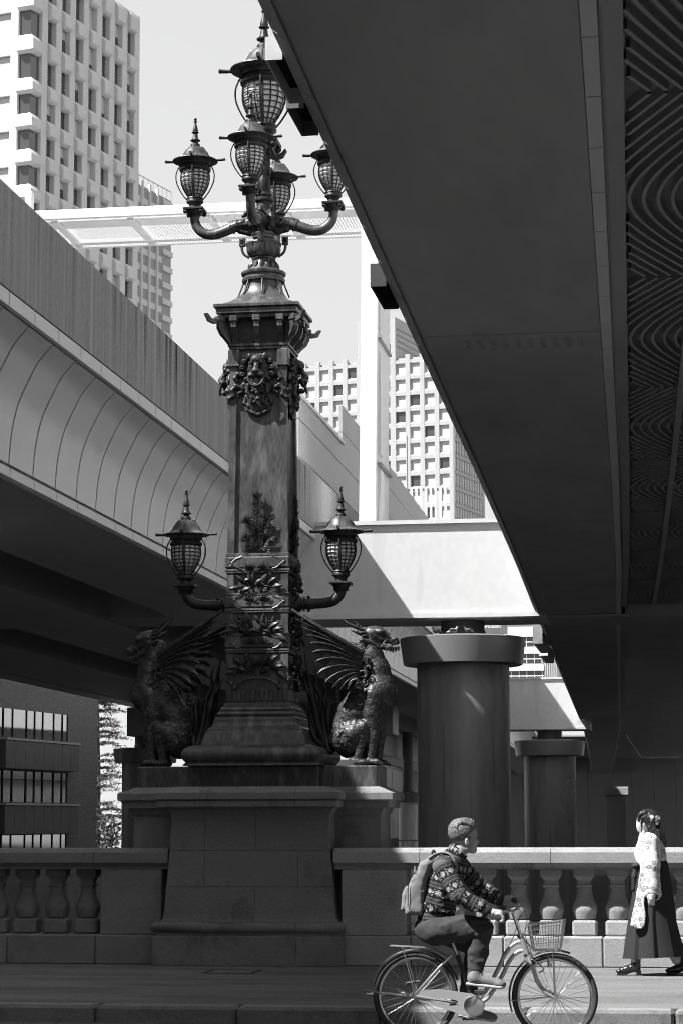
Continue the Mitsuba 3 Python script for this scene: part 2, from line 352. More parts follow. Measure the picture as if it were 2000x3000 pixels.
for g_ in range(10):
    for r_ in range(4):
        for c_ in range(2): bl_.append(moved(hx, (xr(23) + .55 + .13 * g_ + .035 * c_, 22.95 + .14 * r_, 6.40), rx=PI))
for g_ in range(26):
    for r_ in range(2): bl_.append(moved(hx, (xr(54) + .2 + .065 * g_, 54.3 + .12 * r_, 6.40), rx=PI)); bl_.append(moved(hx, (xr(57.6) + .2 + .065 * g_, 57.5 + .12 * r_, 6.40), rx=PI))
tag(put('bolts', cat_(bl_), 'soffit_paint', HR), kind='stuff')
put('added_sun_block', box(-16, -4.5, 185, 255, 8.15, 8.28), 'soffit_paint', HR)  # hidden slab added over the slit to keep sun off the river wall
# cross girders between the two roads, and their piers
def girder(y0, y1, x0, x1, z0, z1, label):
    G = thing('cross_girder', label, 'girder', None)
    put('web', box(x0, x1, y0, y1, z0 + .06, z1 - .1), 'girder_paint', G)
    put('top_flange', box(x0, x1, y0 - .09, y1 + .09, z1 - .098, z1), 'girder_paint', G)
    put('bottom_flange', box(x0, x1, y0 - .06, y1 + .06, z0 - .06, z0 + .058), 'girder_paint', G)
    return G
girder(GY0, GY1, -9.7, -3.2, 6.43, 8.78, 'white steel cross girder, the nearer one, spanning between the two roads')
G2 = girder(115, 117.5, -11.5, -4.6, 6.05, 8.62, 'far white cross girder, seen below the nearer one')
for x0, x1 in ((-14.1, -12.3), (-18.9, -17.0)): put('diaphragm', box(x0, x1, GY0, GY1, 6.47, 8.29), 'soffit_paint', HL)
put('cross_beam', box(-3.19, 12, GY0 - .06, GY1 + .06, 6.33, 6.39), 'soffit_paint', HR)
put('cross_beam', box(-1.3, 12, GY0, GY1, 6.395, 8.29), 'soffit_paint', HR)
def pier(x, y, r, rc_t, rc_b, z_c0, z_c1, rs, ztop, label, group=None, mat='column_paint'):
    K = thing('round_pier', label, 'pier', group)
    put('shaft', moved(lathe([(r, -5), (r, z_c0 + .02)], 64), (x, y, 0)), mat, K, smooth=40)
    put('collar', moved(lathe([(rc_b - .12, z_c0 + .03), (rc_b - .03, z_c0), (rc_b, z_c0 + .015), (rc_t, z_c1 - .02), (rc_t - .03, z_c1), (rc_t - .3, z_c1 + .03), (rs, z_c1 + .05)], 64), (x, y, 0)), 'collar_steel', K, smooth=30)
    for k in range(9):
        a = -2.6 + .26 * k
        put('weld_seam', moved(box(r - .004, r + .005, -.007, .007, -5, z_c0), (x, y, 0), a), mat, K)
    put('bearing', moved(lathe([(rs, z_c1), (rs + .03, z_c1 + .1), (rs + .03, z_c1 + .16), (rs, z_c1 + .2), (rs, ztop)], 48), (x, y, 0)), 'dark_steel', K, smooth=30)
    return K
pier(-5.34, 56.0, 1.14, 1.56, 1.47, 5.27, 5.94, .54, 6.36, 'massive round steel pier with flared collar, nearest behind the balustrade')
pier(-6.7, 116.2, 1.31, 1.80, 1.72, 4.68, 5.45, .62, 5.985, 'second round steel pier farther back, right of the massive one')
put('cross_beam', box(-24.0, -12.3, 97, 99, 5.15, 6.40), 'soffit_paint', HL)
pier(-23.4, 98.0, 1.02, 1.42, 1.35, 4.0, 4.62, .46, 5.145, 'round grey pier left of the stone plinth under the left road')

# ------------------------------------------------------------------ bridge parapet
BF = 23.35                                            # front of the plinth course
def balustrade(x0, x1, pier0, pier1, xs, cuts, label, G='granite'):
    """Plinth course, dado at the end, balusters, rail."""
    B = thing('stone_balustrade', label, 'balustrade')
    e = [x0] + cuts[0] + [x1]
    for a, b in zip(e[:-1], e[1:]):
        put('plinth_stone', cbox(a + .004, b - .004, BF + .004 * rng.random(), 23.98, 0, .30 + .003 * rng.random(), .012), G, B)
    put('dado', cbox(pier0, pier1, BF + .02, 23.9, .303, .975, .01), G, B)
    e = [x0] + cuts[1] + [x1]
    prof = [(BF - .02, 1.045), (BF - .02, 1.15), (BF + .035, 1.192), (23.93, 1.192), (23.985, 1.15), (23.985, 1.045)]
    under = [(BF + .055, .977), (BF + .055, 1.0), (BF + .03, 1.044), (23.93, 1.044), (23.9, 1.0), (23.9, .977)]
    for a, b in zip(e[:-1], e[1:]):
        put('rail_stone', prism(prof, a + .003, b - .003, 'x'), G, B)
        put('rail_moulding', prism(under, a + .002, b - .002, 'x'), G, B)
    pr = [(.075, .46), (.105, .475), (.112, .50), (.126, .545), (.128, .575), (.122, .61), (.104, .645), (.088, .69), (.078, .74), (.074, .79)]
    sh = lathe(pr, 20)
    v = np.array(sh.vertices); a = np.arctan2(v[:, 1], v[:, 0]); r = np.hypot(v[:, 0], v[:, 1])
    k = 1 + .16 * np.abs(np.sin(2 * a)) ** 2 * .55                  # squarish plan
    v[:, 0] *= k; v[:, 1] *= k; sh = trimesh.Trimesh(v, sh.faces, process=False)
    up = square_lathe([(.062, .788), (.078, .797), (.078, .818), (.066, .828), (.068, .862), (.084, .885), (.105, .905), (.108, .972)])
    blk = cbox(-.126, .126, -.126, .126, .303, .462, .02)
    base_f = []
    for i, x in enumerate(xs):
        b = num(B + '__baluster')
        for nm, m in (('vase', sh), ('cap', up), ('block', blk)):
            key = f'{b}__{nm}'
            if i == 0: scene[key] = mikit.ply(m, G, smooth=35 if nm == 'vase' else False); base_f.append(key)
            else: scene[key] = dict(scene[base_f[('vase', 'cap', 'block').index(nm)]])
            scene[key]['to_world'] = T().translate([x, 23.64, 0]).rotate([0, 0, 1], float(rng.normal(0, .6)))
    return B
balustrade(-3.585, 4.6, -3.5, -2.85, [-2.38 + .338 * k for k in range(20)], ([-2.79, -1.845, -.84, .35, 1.6, 2.9], [-2.69, -1.353, .6, 2.4]), 'sunlit granite balustrade right of the plinth')
balustrade(-12.5, -5.325, -6.05, -5.4, [-6.25 - .332 * k for k in range(18)], ([-11.5, -10.3, -9.2, -8.2, -7.05, -6.1], [-10.2, -8.1, -6.12]), 'shaded granite balustrade left of the plinth', 'old_granite')  # same stone as the right one; the darker granite puts its shade into the colour

# ------------------------------------------------------------------ stone plinth of the lamp monument
MX, MY = -4.46, 24.08
SP = thing('stone_plinth', 'tall granite plinth with bead moulding and cornice under the bronze lamp monument', 'plinth')
ZC = [0.006, .302]
def ring_stones(nm, prof, hx, hy, cuts, mat='old_granite', smooth=False, cy=MY):
    """A course of the moulding prof = (offset, z), closed behind, cut into stones along x."""
    whole = m3.Manifold(m3.Mesh(np.array(rect_sweep(prof, hx, hy, MX, cy).vertices, np.float32), np.array(rect_sweep(prof, hx, hy, MX, cy).faces, np.uint32)))
    e = [-9] + cuts + [9]
    for a, b in zip(e[:-1], e[1:]):
        lo = MX + a + .0018; hi = MX + b - .0018
        piece = whole ^ m3.Manifold.cube((hi - lo, 4, 4)).translate((lo, cy - 2, -.5))
        if not piece.is_empty(): put(nm, piece, mat, SP, smooth=smooth)
ring_stones('base_stone', [(0, .004), (0, .292), (-.012, .304)], .99, .88, [-.475, .51])
ring_stones('bead_stone', [(-.03, .306), (-.03, .332), (.0, .345), (.014, .37), (.014, .40), (-.002, .425), (-.03, .437), (-.05, .44)], .99, .88, [-.475, .51], smooth=40)
def hw(z): return float(np.interp(z, [.44, .47, .52, .65, .8, 1.17, 1.47, 1.53, 1.58, 1.61], [.925, .905, .893, .884, .873, .843, .832, .836, .86, .885]))
for (z0, z1), cuts in (((.443, .803), [0.06]), ((.806, 1.169), [-.475, .51]), ((1.172, 1.606), [-.475, .06])):
    zs = np.unique(np.concatenate([[z0, z1], [z for z in (.47, .52, .58, .65, 1.47, 1.50, 1.53, 1.56, 1.58) if z0 < z < z1]]))
    ring_stones('shaft_stone', [(hw(z) - .9, z) for z in zs], .9, .79, cuts)
ring_stones('cornice_stone', [(.02, 1.61), (.045, 1.625), (.045, 1.68), (.03, 1.688), (.075, 1.70), (.075, 1.765), (-.12, 1.83)], .9, .9, [-.475, .51])
put('wing_block', cbox(MX - 1.33, MX + 1.33, 23.72, 24.44, 1.0, 1.606, .012), 'old_granite', SP)
ring_stones('wing_cornice_stone', [(-.08, 1.45), (-.06, 1.50), (-.0, 1.55), (.02, 1.609), (.085, 1.611), (.085, 1.672), (.10, 1.68), (.13, 1.695), (.13, 1.762), (-.03, 1.833)], 1.335, .40, [-.93, .96])

# ------------------------------------------------------------------ buildings
def frame(c, d, n):
    """Local (u, outward, z) -> world: u along d, outward n."""
    m = np.eye(4); m[:3, 0] = d; m[:3, 1] = n; m[:3, 2] = (0, 0, 1); m[:3, 3] = c
    return T(m)
GD = np.array([.25, .97, 0]) / math.hypot(.25, .97); GE = np.array([-.97, .25, 0]) / math.hypot(.25, .97)
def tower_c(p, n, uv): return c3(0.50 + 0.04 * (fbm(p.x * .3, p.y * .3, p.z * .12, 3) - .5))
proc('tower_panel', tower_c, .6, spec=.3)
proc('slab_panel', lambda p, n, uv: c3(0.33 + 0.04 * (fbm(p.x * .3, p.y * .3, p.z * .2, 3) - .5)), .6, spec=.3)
plain('tower_glass', .05, .12, spec=.9)
plain('blind', .42, .5)
plain('grey_cladding', .25, .55)
def cladding(p, n, uv): return c3(0.30 + 0.05 * (fbm(p.y * .4, p.z * .4, p.x * .3, 3) - .5))
proc('barrier_panel', cladding, .5)

W1 = thing('office_tower', 'pale office tower at upper left with deep-set windows between vertical ribs', 'building')
c0 = np.array([-65.37, 220.0, 0])
put('core', moved(box(.75, 24.0, -18, -.62, 20, 92.2), ), 'tower_panel', W1, to=frame(c0, GD, np.array([GD[1], -GD[0], 0])))
Fr = frame(c0, GD, np.array([GD[1], -GD[0], 0])); Fl = frame(c0, GE, np.array([-GE[1], GE[0], 0]))
rows = [(87.4, 90.15), (82.85, 85.55), (78.2, 80.85), (74.36, 76.5), (70.52, 72.65), (66.76, 68.82)]
while rows[-1][0] > 44: rows.append((rows[-1][0] - 3.76, rows[-1][1] - 3.76))
one = {}
def rep(nm, mk, mat, parent, to, key, smooth=False):
    if key not in one: one[key] = put(nm, mk(), mat, parent, smooth); scene[one[key]]['to_world'] = to
    else: again(nm, one[key], parent, to)
def spandrel(w, h, d=.5):
    """A panel with sloped top and undercut bottom, outward +y, from z = 0 (bottom) to h."""
    return prism([(-.3, 0), (.22, .0), (d, .16), (d, h - .62), (.12, h), (-.3, h)], 0, w, 'x')
for k in range(8):                                    # ribs
    u = 1.98 + 2.92 * k
    put('rib', cbox(u, u + 1.2, -.6, .12, 30, 92.5, .05), 'tower_panel', W1, to=Fr)
for i, (zb, zt) in enumerate(rows):
    top = rows[i - 1][0] if i else 92.5
    hh = top - zt
    for k in range(7):
        u = 3.2 + 2.92 * k
        rep('spandrel', lambda: spandrel(1.70, hh), 'tower_panel', W1, Fr @ T().translate([u, 0, zt]), ('sp', round(hh, 2)))
        rep('window', lambda: box(0, 1.7, -.58, -.5, 0, zt - zb), 'tower_glass', W1, Fr @ T().translate([u, 0, zb]), ('w', round(zt - zb, 2)))
        rep('mullion', lambda: box(.80, .88, -.5, -.46, 0, zt - zb), 'grey_cladding', W1, Fr @ T().translate([u, 0, zb]), ('m', round(zt - zb, 2)))
        if (i * 5 + k * 3) % 7 < 3:
            hb = (zt - zb) * (.35 + .5 * ((i * 3 + k * 5) % 4) / 3)
            rep('blind', lambda: box(.03, 1.67, -.499, -.485, 0, hb), 'blind', W1, Fr @ T().translate([u, 0, zt - hb]), ('bl', round(hb, 2)))
    # corner bay, both faces
    put('corner_spandrel', m3.Manifold.hull_points(np.array([[.35 + a, .35 + b, z] for a, b, z in [(-.5 - .35, -.5 - .35, .2), (-.85, 1.2, .2), (1.2, -.85, .2), (1.2, 1.2, .0), (-.85, -.85, hh - .62), (-.85, 1.2, hh - .62), (1.2, -.85, hh - .62), (-.3, -.3, hh), (-.3, 1.2, hh), (1.2, -.3, hh), (-.5, -.5, 0), (-.5, 1.2, 0), (1.2, -.5, 0)]])), 'tower_panel', W1,
        to=T(np.array([[GD[0], GE[0], 0, c0[0]], [GD[1], GE[1], 0, c0[1]], [0, 0, 1, zt], [0, 0, 0, 1]])))
    put('corner_window', box(.25, 1.9, .25, 1.6, 0, zt - zb), 'tower_glass', W1, to=T(np.array([[GD[0], GE[0], 0, c0[0]], [GD[1], GE[1], 0, c0[1]], [0, 0, 1, zb], [0, 0, 0, 1]])))
    put('wide_window', box(2.55, 5.4, -.5, -.42, 0, zt - zb), 'blind', W1, to=Fl @ T().translate([0, 0, zb]))
    put('wide_spandrel', prism([(-.3, 0), (-.02, .0), (.0, .1), (.0, hh - .55), (-.3, hh)], 2.5, 5.5, 'x'), 'tower_panel', W1, to=Fl @ T().translate([0, 0, zt]))
put('rib', cbox(1.55, 2.5, -.6, .05, 30, 93, .05), 'tower_panel', W1, to=Fl)
put('rib', cbox(5.5, 6.6, -.6, .05, 30, 93, .05), 'tower_panel', W1, to=Fl)
put('left_core', box(1.6, 18, -6, -.62, 20, 92.6), 'tower_panel', W1, to=Fl)

W2 = thing('office_tower', 'grey ribbed tower half hidden behind the pale tower at upper left', 'building')
c2 = np.array([-73.6, 298.0, 0]); F2 = frame(c2, GD, np.array([GD[1], -GD[0], 0]))
put('core', box(-4, 11.5, -14, 0, 20, 89.6), 'grey_cladding', W2, to=F2)
for k in range(5): put('rib', box(-2.6 + 2.3 * k, -2.2 + 2.3 * k, 0.001, .35, 25, 90.2), 'tower_panel', W2, to=F2)
for k in range(22): put('louvre', box(8.6, 11.5, 0.001, .3, 88.4 - 2.4 * k, 89.2 - 2.4 * k), 'tower_panel', W2, to=F2)
for k in range(22): put('sill', box(-3, 8.5, 0.001, .12, 87.0 - 2.4 * k, 87.9 - 2.4 * k), 'tower_panel', W2, to=F2)
put('roof_rail', cat_([box(-4 + 1.4 * k, -3.9 + 1.4 * k, -.1, 0, 89.61, 90.9) for k in range(12)] + [box(-4, 11.5, -.1, -.02, 90.9, 91.0)]), 'grey_cladding', W2, to=F2)

W3 = thing('office_tower', 'white office slab with a grid of square windows, right of the gantry post', 'building')
c3w = np.array([-41.45, 420.0, 0]); FF = frame(c3w, GE, np.array([-GE[1], GE[0], 0])); FS = frame(c3w, GD, np.array([GD[1], -GD[0], 0]))
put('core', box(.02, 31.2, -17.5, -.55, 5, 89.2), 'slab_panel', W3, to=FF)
put('penthouse', box(11.7, 19.5, -16, -.02, 89.25, 97.3), 'slab_panel', W3, to=FF)
put('penthouse_window', box(12.65, 14.1, -.019, .03, 90.2, 92.1), 'tower_glass', W3, to=FF)
for z in (93.2, 94.6, 96.0): put('penthouse_window', box(12.9, 13.9, -.019, .03, z, z + .55), 'blind', W3, to=FF)
for k in range(4): put('penthouse_slot', box(1.0, 14.5, -11.70 , -11.66, 94.9 - 1.15 * k, 95.35 - 1.15 * k), 'tower_glass', W3, to=FS)
cols = [(.83 + 2.93 * k, 2.0) for k in range(4)] + [(12.76, .5), (13.45, .5)] + [(15.2, 2.0)] + [(19.7 + 2.91 * k, 1.9) for k in range(4)]
rz = [88.05 - 3.12 * k for k in range(14)]
edges = [0.0]
for u, w in cols: edges += [u, u + w]
edges.append(31.2)
for a, b in zip(edges[0::2], edges[1::2]): put('rib', cbox(a, b, -.6, .06, 5, 89.75, .03), 'slab_panel', W3, to=FF)
rw = np.random.default_rng(3)
for i, z in enumerate(rz):
    for u, w in cols:
        rep('window', lambda: box(0, w, -.549, -.5, 0, 1.95), ('blind', 'blind', 'blind', 'blind', 'tower_glass')[(i * 7 + int(u * 3)) % 5] if w > 1 else 'tower_glass', W3, FF @ T().translate([u, 0, z - 1.95]), ('w3', w, (i * 7 + int(u * 3)) % 5))
        rep('sill', lambda: prism([(-.56, 0), (-.02, -.42), (-.02, -.5), (-.56, -.5)], 0, w, 'x'), 'white_paint', W3, FF @ T().translate([u, 0, z - 1.95]), ('s3', w))
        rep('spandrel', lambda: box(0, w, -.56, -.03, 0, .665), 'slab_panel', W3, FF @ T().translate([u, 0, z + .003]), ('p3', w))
for i, z in enumerate(rz[4:]):
    for k in range(11):
        rep('side_window', lambda: box(0, .72, -.02, .012, 0, 1.75), 'blind', W3, FS @ T().translate([.65 + 1.42 * k, 0, z - 2.0]), 'sw')
    put('side_band', box(.3, 16.6, .013, .16, z + .05, z + .6), 'slab_panel', W3, to=FS)
for k in range(12): put('side_rib', box(.05 + 1.42 * k, .45 + 1.42 * k, .013, .12, 5, 77), 'slab_panel', W3, to=FS)
put('side_core', box(0, 16.75, -.54, -.021, 5, 77), 'slab_panel', W3, to=FS)

# noise barrier of the left road and the concrete wall beyond it
NB = thing('noise_barrier', 'tall grey panelled noise barrier standing on the left road behind the gantry', 'noise barrier')
def barrier(y0, y1, z1, x=-9.62):
    n = max(1, int(round((y1 - y0) / 2.0)))
    for k in range(n):
        a, b = y0 + (y1 - y0) * k / n, y0 + (y1 - y0) * (k + 1) / n
        z = 8.8
        while z < z1 - .05:
            e = min(z + 1.0, z1); o = xl((a + b) / 2)
            put('panel', cbox(x - .12 + o, x + o, a + .012, b - .012, z + .01, e - .01, .008), 'barrier_panel', NB); z = e
barrier(57.0, 65.0, 12.4); barrier(65.0, 85.0, 13.62); barrier(85.0, 119.0, 13.62)
put('backing', sweep_y([(-9.75, 8.7), (-9.75, 12.3), (-9.8, 12.3), (-9.8, 8.7)], ysteps(57, 119, 4), xl), 'grey_cladding', NB)
put('cap', box(-9.80, -9.6, 57, 65, 12.41, 12.5), 'trim_paint', NB)

GN = thing('sign_gantry', 'white box gantry with mesh underside spanning the gap on a tall white post', 'gantry')
gy0, gy1 = 55.4, 57.9
put('front_beam', cbox(-17.5, -7.91, gy0, gy0 + .14, 16.93, 17.18, .015), 'white_paint', GN)
put('back_beam', cbox(-17.5, -7.91, gy1 - .1, gy1, 16.77, 17.18, .015), 'white_paint', GN)
for k in range(5): put('crossbar', box(-15.9 + 2.02 * k, -15.72 + 2.02 * k, gy0 + .141, gy1 - .101, 16.86, 16.93), 'white_paint', GN)
put('mesh_floor', cat_([box(-17.4, -7.7, gy0 + 1.1 + .056 * k, gy0 + 1.1 + .056 * k + .022, 16.99, 17.005) for k in range(23)] + [box(-17.4 + .08 * k, -17.4 + .08 * k + .02, gy0 + 1.1, gy1 - .11, 17.006, 17.016) for k in range(118)]), 'white_paint', GN)
put('floor_plate', box(-17.4, -7.95, gy0 + .30, gy0 + 1.06, 16.95, 17.0), 'white_paint', GN)
cs = [(-7.62 + .62 * math.sin(t), 16.34 + .91 - .91 + (.91 - .62) * 0 + 0) for t in (0,)]
pk = Polygon([(-7.9, 17.18), (-7.55, 17.18), (-7.40, 17.1), (-7.345, 16.9), (-7.345, 15.2), (-7.755, 15.2), (-7.755, 16.2), (-7.775, 16.5), (-7.83, 16.7), (-7.9, 16.78)])
put('corner', prism(pk, gy0 - .004, gy1 + .004, 'y'), 'white_paint', GN)
pm = m3.Manifold.hull_points(np.array([[x, y, z] for z, xa, xb in ((8.78, -7.842, -7.43), (15.21, -7.757, -7.347)) for x in (xa, xb) for y in (gy0, gy1)]))
put('post', pm, 'white_paint', GN)
for z in (10.3, 13.5): put('joint_band', box(-7.6, -7.30, gy0 + .2, gy1 - .1, z, z + .07), 'grey_cladding', GN)
for y, z0, z1 in ((gy0 + .35, 8.9, 10.2), (gy0 + .35, 10.6, 13.2), (gy0 + .35, 13.7, 15.6)): put('ladder_strip', box(-7.41, -7.33, y, y + .5, z0, z1), 'white_paint', GN)
put('left_leg', cbox(-17.62, -17.5, gy0, gy1, 8.7, 17.2, .02), 'white_paint', GN)
put('left_riser', cbox(-16.62, -16.42, gy0 + .15, gy0 + .35, 17.182, 17.75, .02), 'white_paint', GN)

# ------------------------------------------------------------------ the banks: buildings, trees, far things seen under the roads
def brick_c(p, n, uv):
    row = dr.floor(p.z / .075); u = p.y / .23 + 0.5 * (row - 2 * dr.floor(row / 2))
    m = dr.minimum(p.z / .075 - row, u - dr.floor(u))
    return c3(dr.select((p.z / .075 - row < .16) | (u - dr.floor(u) < .06), 0.16, 0.075 + .05 * cell_rand(row, dr.floor(u))))
proc('dark_brick', brick_c, .8)
plain('dark_panel', .06, .5)
plain('window_mirror', .55, .06, metal=1.0)
plain('window_dark', .03, .08, spec=.9)
BB = thing('brick_office', 'dark brick riverside office with ribbon windows at lower left under the road', 'building')
bd = np.array([1.1, 9.0, 0]) / math.hypot(1.1, 9); bn = np.array([bd[1], -bd[0], 0]); FB = frame(np.array([-34.4, 112.0, 0]), bd, bn)
put('wall', box(-14, 14.2, -9, -.25, -.5, 9.5), 'dark_brick', BB, to=FB)
for (zb, zt, mat) in ((5.80, 7.25, 'window_mirror'), (2.45, 4.05, 'window_mirror'), (-.3, .75, 'window_mirror')):
    xs = [0.0, .95, 2.15, 3.95, 5.05, 6.15, 7.65, 8.85, 9.6]
    for i, (a, b) in enumerate(zip(xs[:-1], xs[1:])):
        w = num(BB + '__window')
        if zt > 3 and zt < 5:
            scene[w + '__pane'] = mikit.ply(box(a + .16, b - .16, -.249, -.2, zb, zt - .45), 'window_dark'); scene[w + '__pane']['to_world'] = FB
            scene[w + '__top_pane'] = mikit.ply(box(a + .16, b - .16, -.249, -.2, zt - .40, zt), mat); scene[w + '__top_pane']['to_world'] = FB
        else:
            scene[w + '__pane'] = mikit.ply(box(a + .12, b - .12, -.249, -.2, zb, zt), mat); scene[w + '__pane']['to_world'] = FB
        scene[w + '__mullion'] = mikit.ply(box(b - .12, b + .02, -.249, -.175, zb, zt), 'groove_black'); scene[w + '__mullion']['to_world'] = FB
for (zb, zt) in ((4.15, 5.72), (.80, 2.40)):
    for k in range(8): put('spandrel_panel', cbox(.15 + 1.24 * k, 1.375 + 1.24 * k, -.249, .35, zb, zt - .12, .02), 'dark_panel', BB, to=FB)
    put('sill', box(.1, 10.1, -.249, .42, zt - .115, zt), 'grey_cladding', BB, to=FB)
put('pier_strip', box(-3.4, -2.6, -.249, .5, -.5, 9), 'grey_cladding', BB, to=FB)
for k in range(30): put('louvre', box(-2.4, -.4, -.249, .05, -.2 + .3 * k, -.05 + .3 * k), 'dark_panel', BB, to=FB)

def leafmesh(pts, size, r, flat=.5):
    """Small leaf quads at the points."""
    n = len(pts); a = r.normal(size=(n, 3)); a /= np.linalg.norm(a, axis=1, keepdims=True)
    b = np.cross(a, r.normal(size=(n, 3))); b /= np.linalg.norm(b, axis=1, keepdims=True)
    s = size * (.6 + .8 * r.random((n, 1)))
    v = np.stack([pts - a * s, pts + b * s * flat, pts + a * s, pts - b * s * flat], 1).reshape(-1, 3)
    i = np.arange(n)[:, None] * 4
    return trimesh.Trimesh(v, np.vstack([i + [0, 1, 2], i + [0, 2, 3]]), process=False)
plain('foliage', .05, .6); plain('bark', .07, .9)
r1 = np.random.default_rng(11)
TR = thing('cedar_tree', 'cedar with drooping layered branches in the bright gap beside the brick office', 'tree')
tx, ty = -38.2, 146.0
put('trunk', tube([[tx, ty, -1], [tx + .1, ty, 4], [tx, ty, 10]], [.3, .25, .12], 8), 'bark', TR)
br, lv = [], []
for k in range(20):
    z = 1.6 + .46 * k + r1.normal(0, .12)
    for a in r1.uniform(0, 2 * PI, 4):
        L = (3.6 - .12 * k) * r1.uniform(.6, 1.05); pts = spline([[tx, ty, z], [tx + L * .5 * math.cos(a), ty + L * .5 * math.sin(a), z + .22], [tx + L * math.cos(a), ty + L * math.sin(a), z - .12 + r1.normal(0, .15)]], 8)
        br.append(tube(pts, np.linspace(.055, .012, len(pts)), 5))
        q = pts[r1.integers(2, len(pts), 150)] + r1.normal(0, [.24, .24, .045], (150, 3)); lv.append(q)
put('branches', cat_(br), 'bark', TR); put('crown', leafmesh(np.vstack(lv), .075, r1), 'foliage', TR)
def bush(name, label, c, s, n, size, seed):
    r = np.random.default_rng(seed); B = thing(name, label, 'shrub')
    d = r.normal(size=(n, 3)); d /= np.linalg.norm(d, axis=1, keepdims=True)
    rad = .55 + .45 * r.random((n, 1)) ** .5; p = np.array(c) + d * rad * np.array(s) * (.8 + .4 * meshkit.fbm(d * 2.2 + seed, 3)[:, None])
    put('foliage', leafmesh(p, size, r), 'foliage', B)
    put('stem', tube([[c[0], c[1], -.6], [c[0], c[1], c[2]]], .1, 6), 'bark', B)
bush('shrub', 'dark shrub below the cedar beside the brick office', (-39.0, 143, .6), (3.4, 2.0, 1.9), 5000, .12, 5)
# unseen plain blocks, added on the banks and behind the camera to cut ambient light
def block(x0, x1, y0, y1, h, label):
    K = thing('added_bank_block', label, 'building')
    put('wall', box(x0, x1, y0, y1, -.5, h), 'grey_cladding', K)
    for side in ((x1, 1) if x0 < 0 else (x0, -1),):
        for z in np.arange(1.2, h - 2, 3.5):
            X, sg = side; put('window_band', box(min(X, X + sg * .05), max(X, X + sg * .05), y0 + 1, y1 - 1, z, z + 1.7), 'window_dark', K)
block(-62, -31.6, 27, 96, 31, 'unseen grey office block added on the left bank nearest the bridge to cut ambient light')
block(15.0, 42, 25, 117, 34, 'unseen grey office block added on the right bank nearest the bridge to cut ambient light')
block(-70, -48, -90, 12, 36, 'unseen office block added across the road on the left behind the camera to cut ambient light')
block(42, 70, -90, 12, 38, 'unseen office block added across the road on the right behind the camera to cut ambient light')
block(-46, -10, -75, -30, 30, 'unseen long office block added across the road behind the camera to cut ambient light')
block(15.0, 44, 118, 240, 22, 'unseen office block added farther along the right bank to close off side light')

# far pier with sunlit shaft, and what stands in the dark under the right road
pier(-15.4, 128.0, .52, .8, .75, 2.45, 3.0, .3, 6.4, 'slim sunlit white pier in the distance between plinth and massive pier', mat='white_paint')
put_rail = cat_([box(-20, -10.5, 118.0, 118.06, .38, .46)] + [box(-20 + .5 * k, -19.95 + .5 * k, 118, 118.05, -.5, .38) for k in range(19)])
tag(put('quay_railing', put_rail, 'grey_cladding'), 'thin metal railing at the foot of the slim white pier', 'railing')
for x, y, w, z1, lab in ((-3.6, 108, .9, 2.6, 'square grey post right of the second round pier'), (1.2, 122, 1.1, 4.2, 'dark square post under the right road, left of the woman'), (3.6, 118, .8, 3.3, 'dark square post under the right road behind the woman')):
    K = thing('concrete_post', lab, 'post'); put('shaft', cbox(x, x + w, y, y + 1.2, -5, z1, .03), 'grey_cladding', K); put('cap', cbox(x - .15, x + w + .15, y - .1, y + 1.3, z1, z1 + .4, .03), 'grey_cladding', K)
AB = thing('river_wall', 'dark concrete river wall closing the view under the roads', 'wall')
for k in range(28): put('wall_panel', cbox(-44 + 2.4 * k, -41.62 + 2.4 * k, 252, 253, -5, 8.2, .03), 'grey_cladding', AB)

put('backing', box(-44, 23.2, 253.05, 253.4, -5, 8.1), 'grey_cladding', AB)
# pale low building below the near girder, a road sign, the wall on the far road
LB = thing('low_office', 'low white office with dark ribbon windows seen below the near girder', 'building')
FL = frame(np.array([-31.5, 400.0, 0]), np.array([1.0, 0, 0]), np.array([0, -1.0, 0]))
put('wall', box(0, 7.7, -9, -.3, 5, 37.2), 'tower_panel', LB, to=FL)
put('stair_tower', box(7.75, 10.2, -9, .1, 5, 32.2), 'grey_cladding', LB, to=FL)
for k in range(6): put('fin', box(7.85 + .38 * k, 7.97 + .38 * k, .11, .22, 5, 32.0), 'tower_panel', LB, to=FL)
for z0, z1, w1 in ((33.48, 34.4, 7.2), (30.48, 31.52, 7.7), (27.48, 28.45, 7.7), (24.4, 25.4, 7.7)):
    put('white_band', cbox(0, w1, -.299, .25, z0, z1, .04), 'white_paint', LB, to=FL)
    put('ribbon_window', box(.2, w1 - .1, -.299, -.2, z0 - 1.62, z0 - .004), 'window_dark', LB, to=FL)
    put('transom', box(.2, w1 - .1, -.199, -.1, z0 - .95, z0 - .78), 'white_paint', LB, to=FL)
    for k in range(6): put('mullion', box(.5 + 1.35 * k, .62 + 1.35 * k, -.199, -.08, z0 - 1.62, z0 - .01), 'white_paint', LB, to=FL)
put('roof_rail', box(0, 7.2, -.2, .1, 36.2, 36.5), 'white_paint', LB, to=FL)
RS = thing('road_sign', 'dark blue-grey direction sign with white lettering, peeping out right of the pier bearing', 'road sign')
plain('sign_blue', .10, .4); plain('sign_white', .75, .5)
put('board', box(-18.6, -15.1, 200.0, 200.1, 17.75, 19.1), 'sign_blue', RS)
tm = meshkit.text_mesh('Nihombashi', .30, .02); tm.apply_transform(np.array([[1, 0, 0, -15.72 - tm.bounds[1, 0]], [0, 0, -1, 199.998], [0, 1, 0, 18.33], [0, 0, 0, 1]], float))
put('lettering', tm, 'sign_white', RS)
put('legs', cat_([box(-18.3, -18.1, 200.11, 200.3, 8.6, 19.0), box(-15.6, -15.4, 200.11, 200.3, 8.6, 19.0)]), 'grey_cladding', RS)
FW = thing('wall_block', 'grey windowless block with a dark leaf-shaped mark right of the gantry post', 'building')
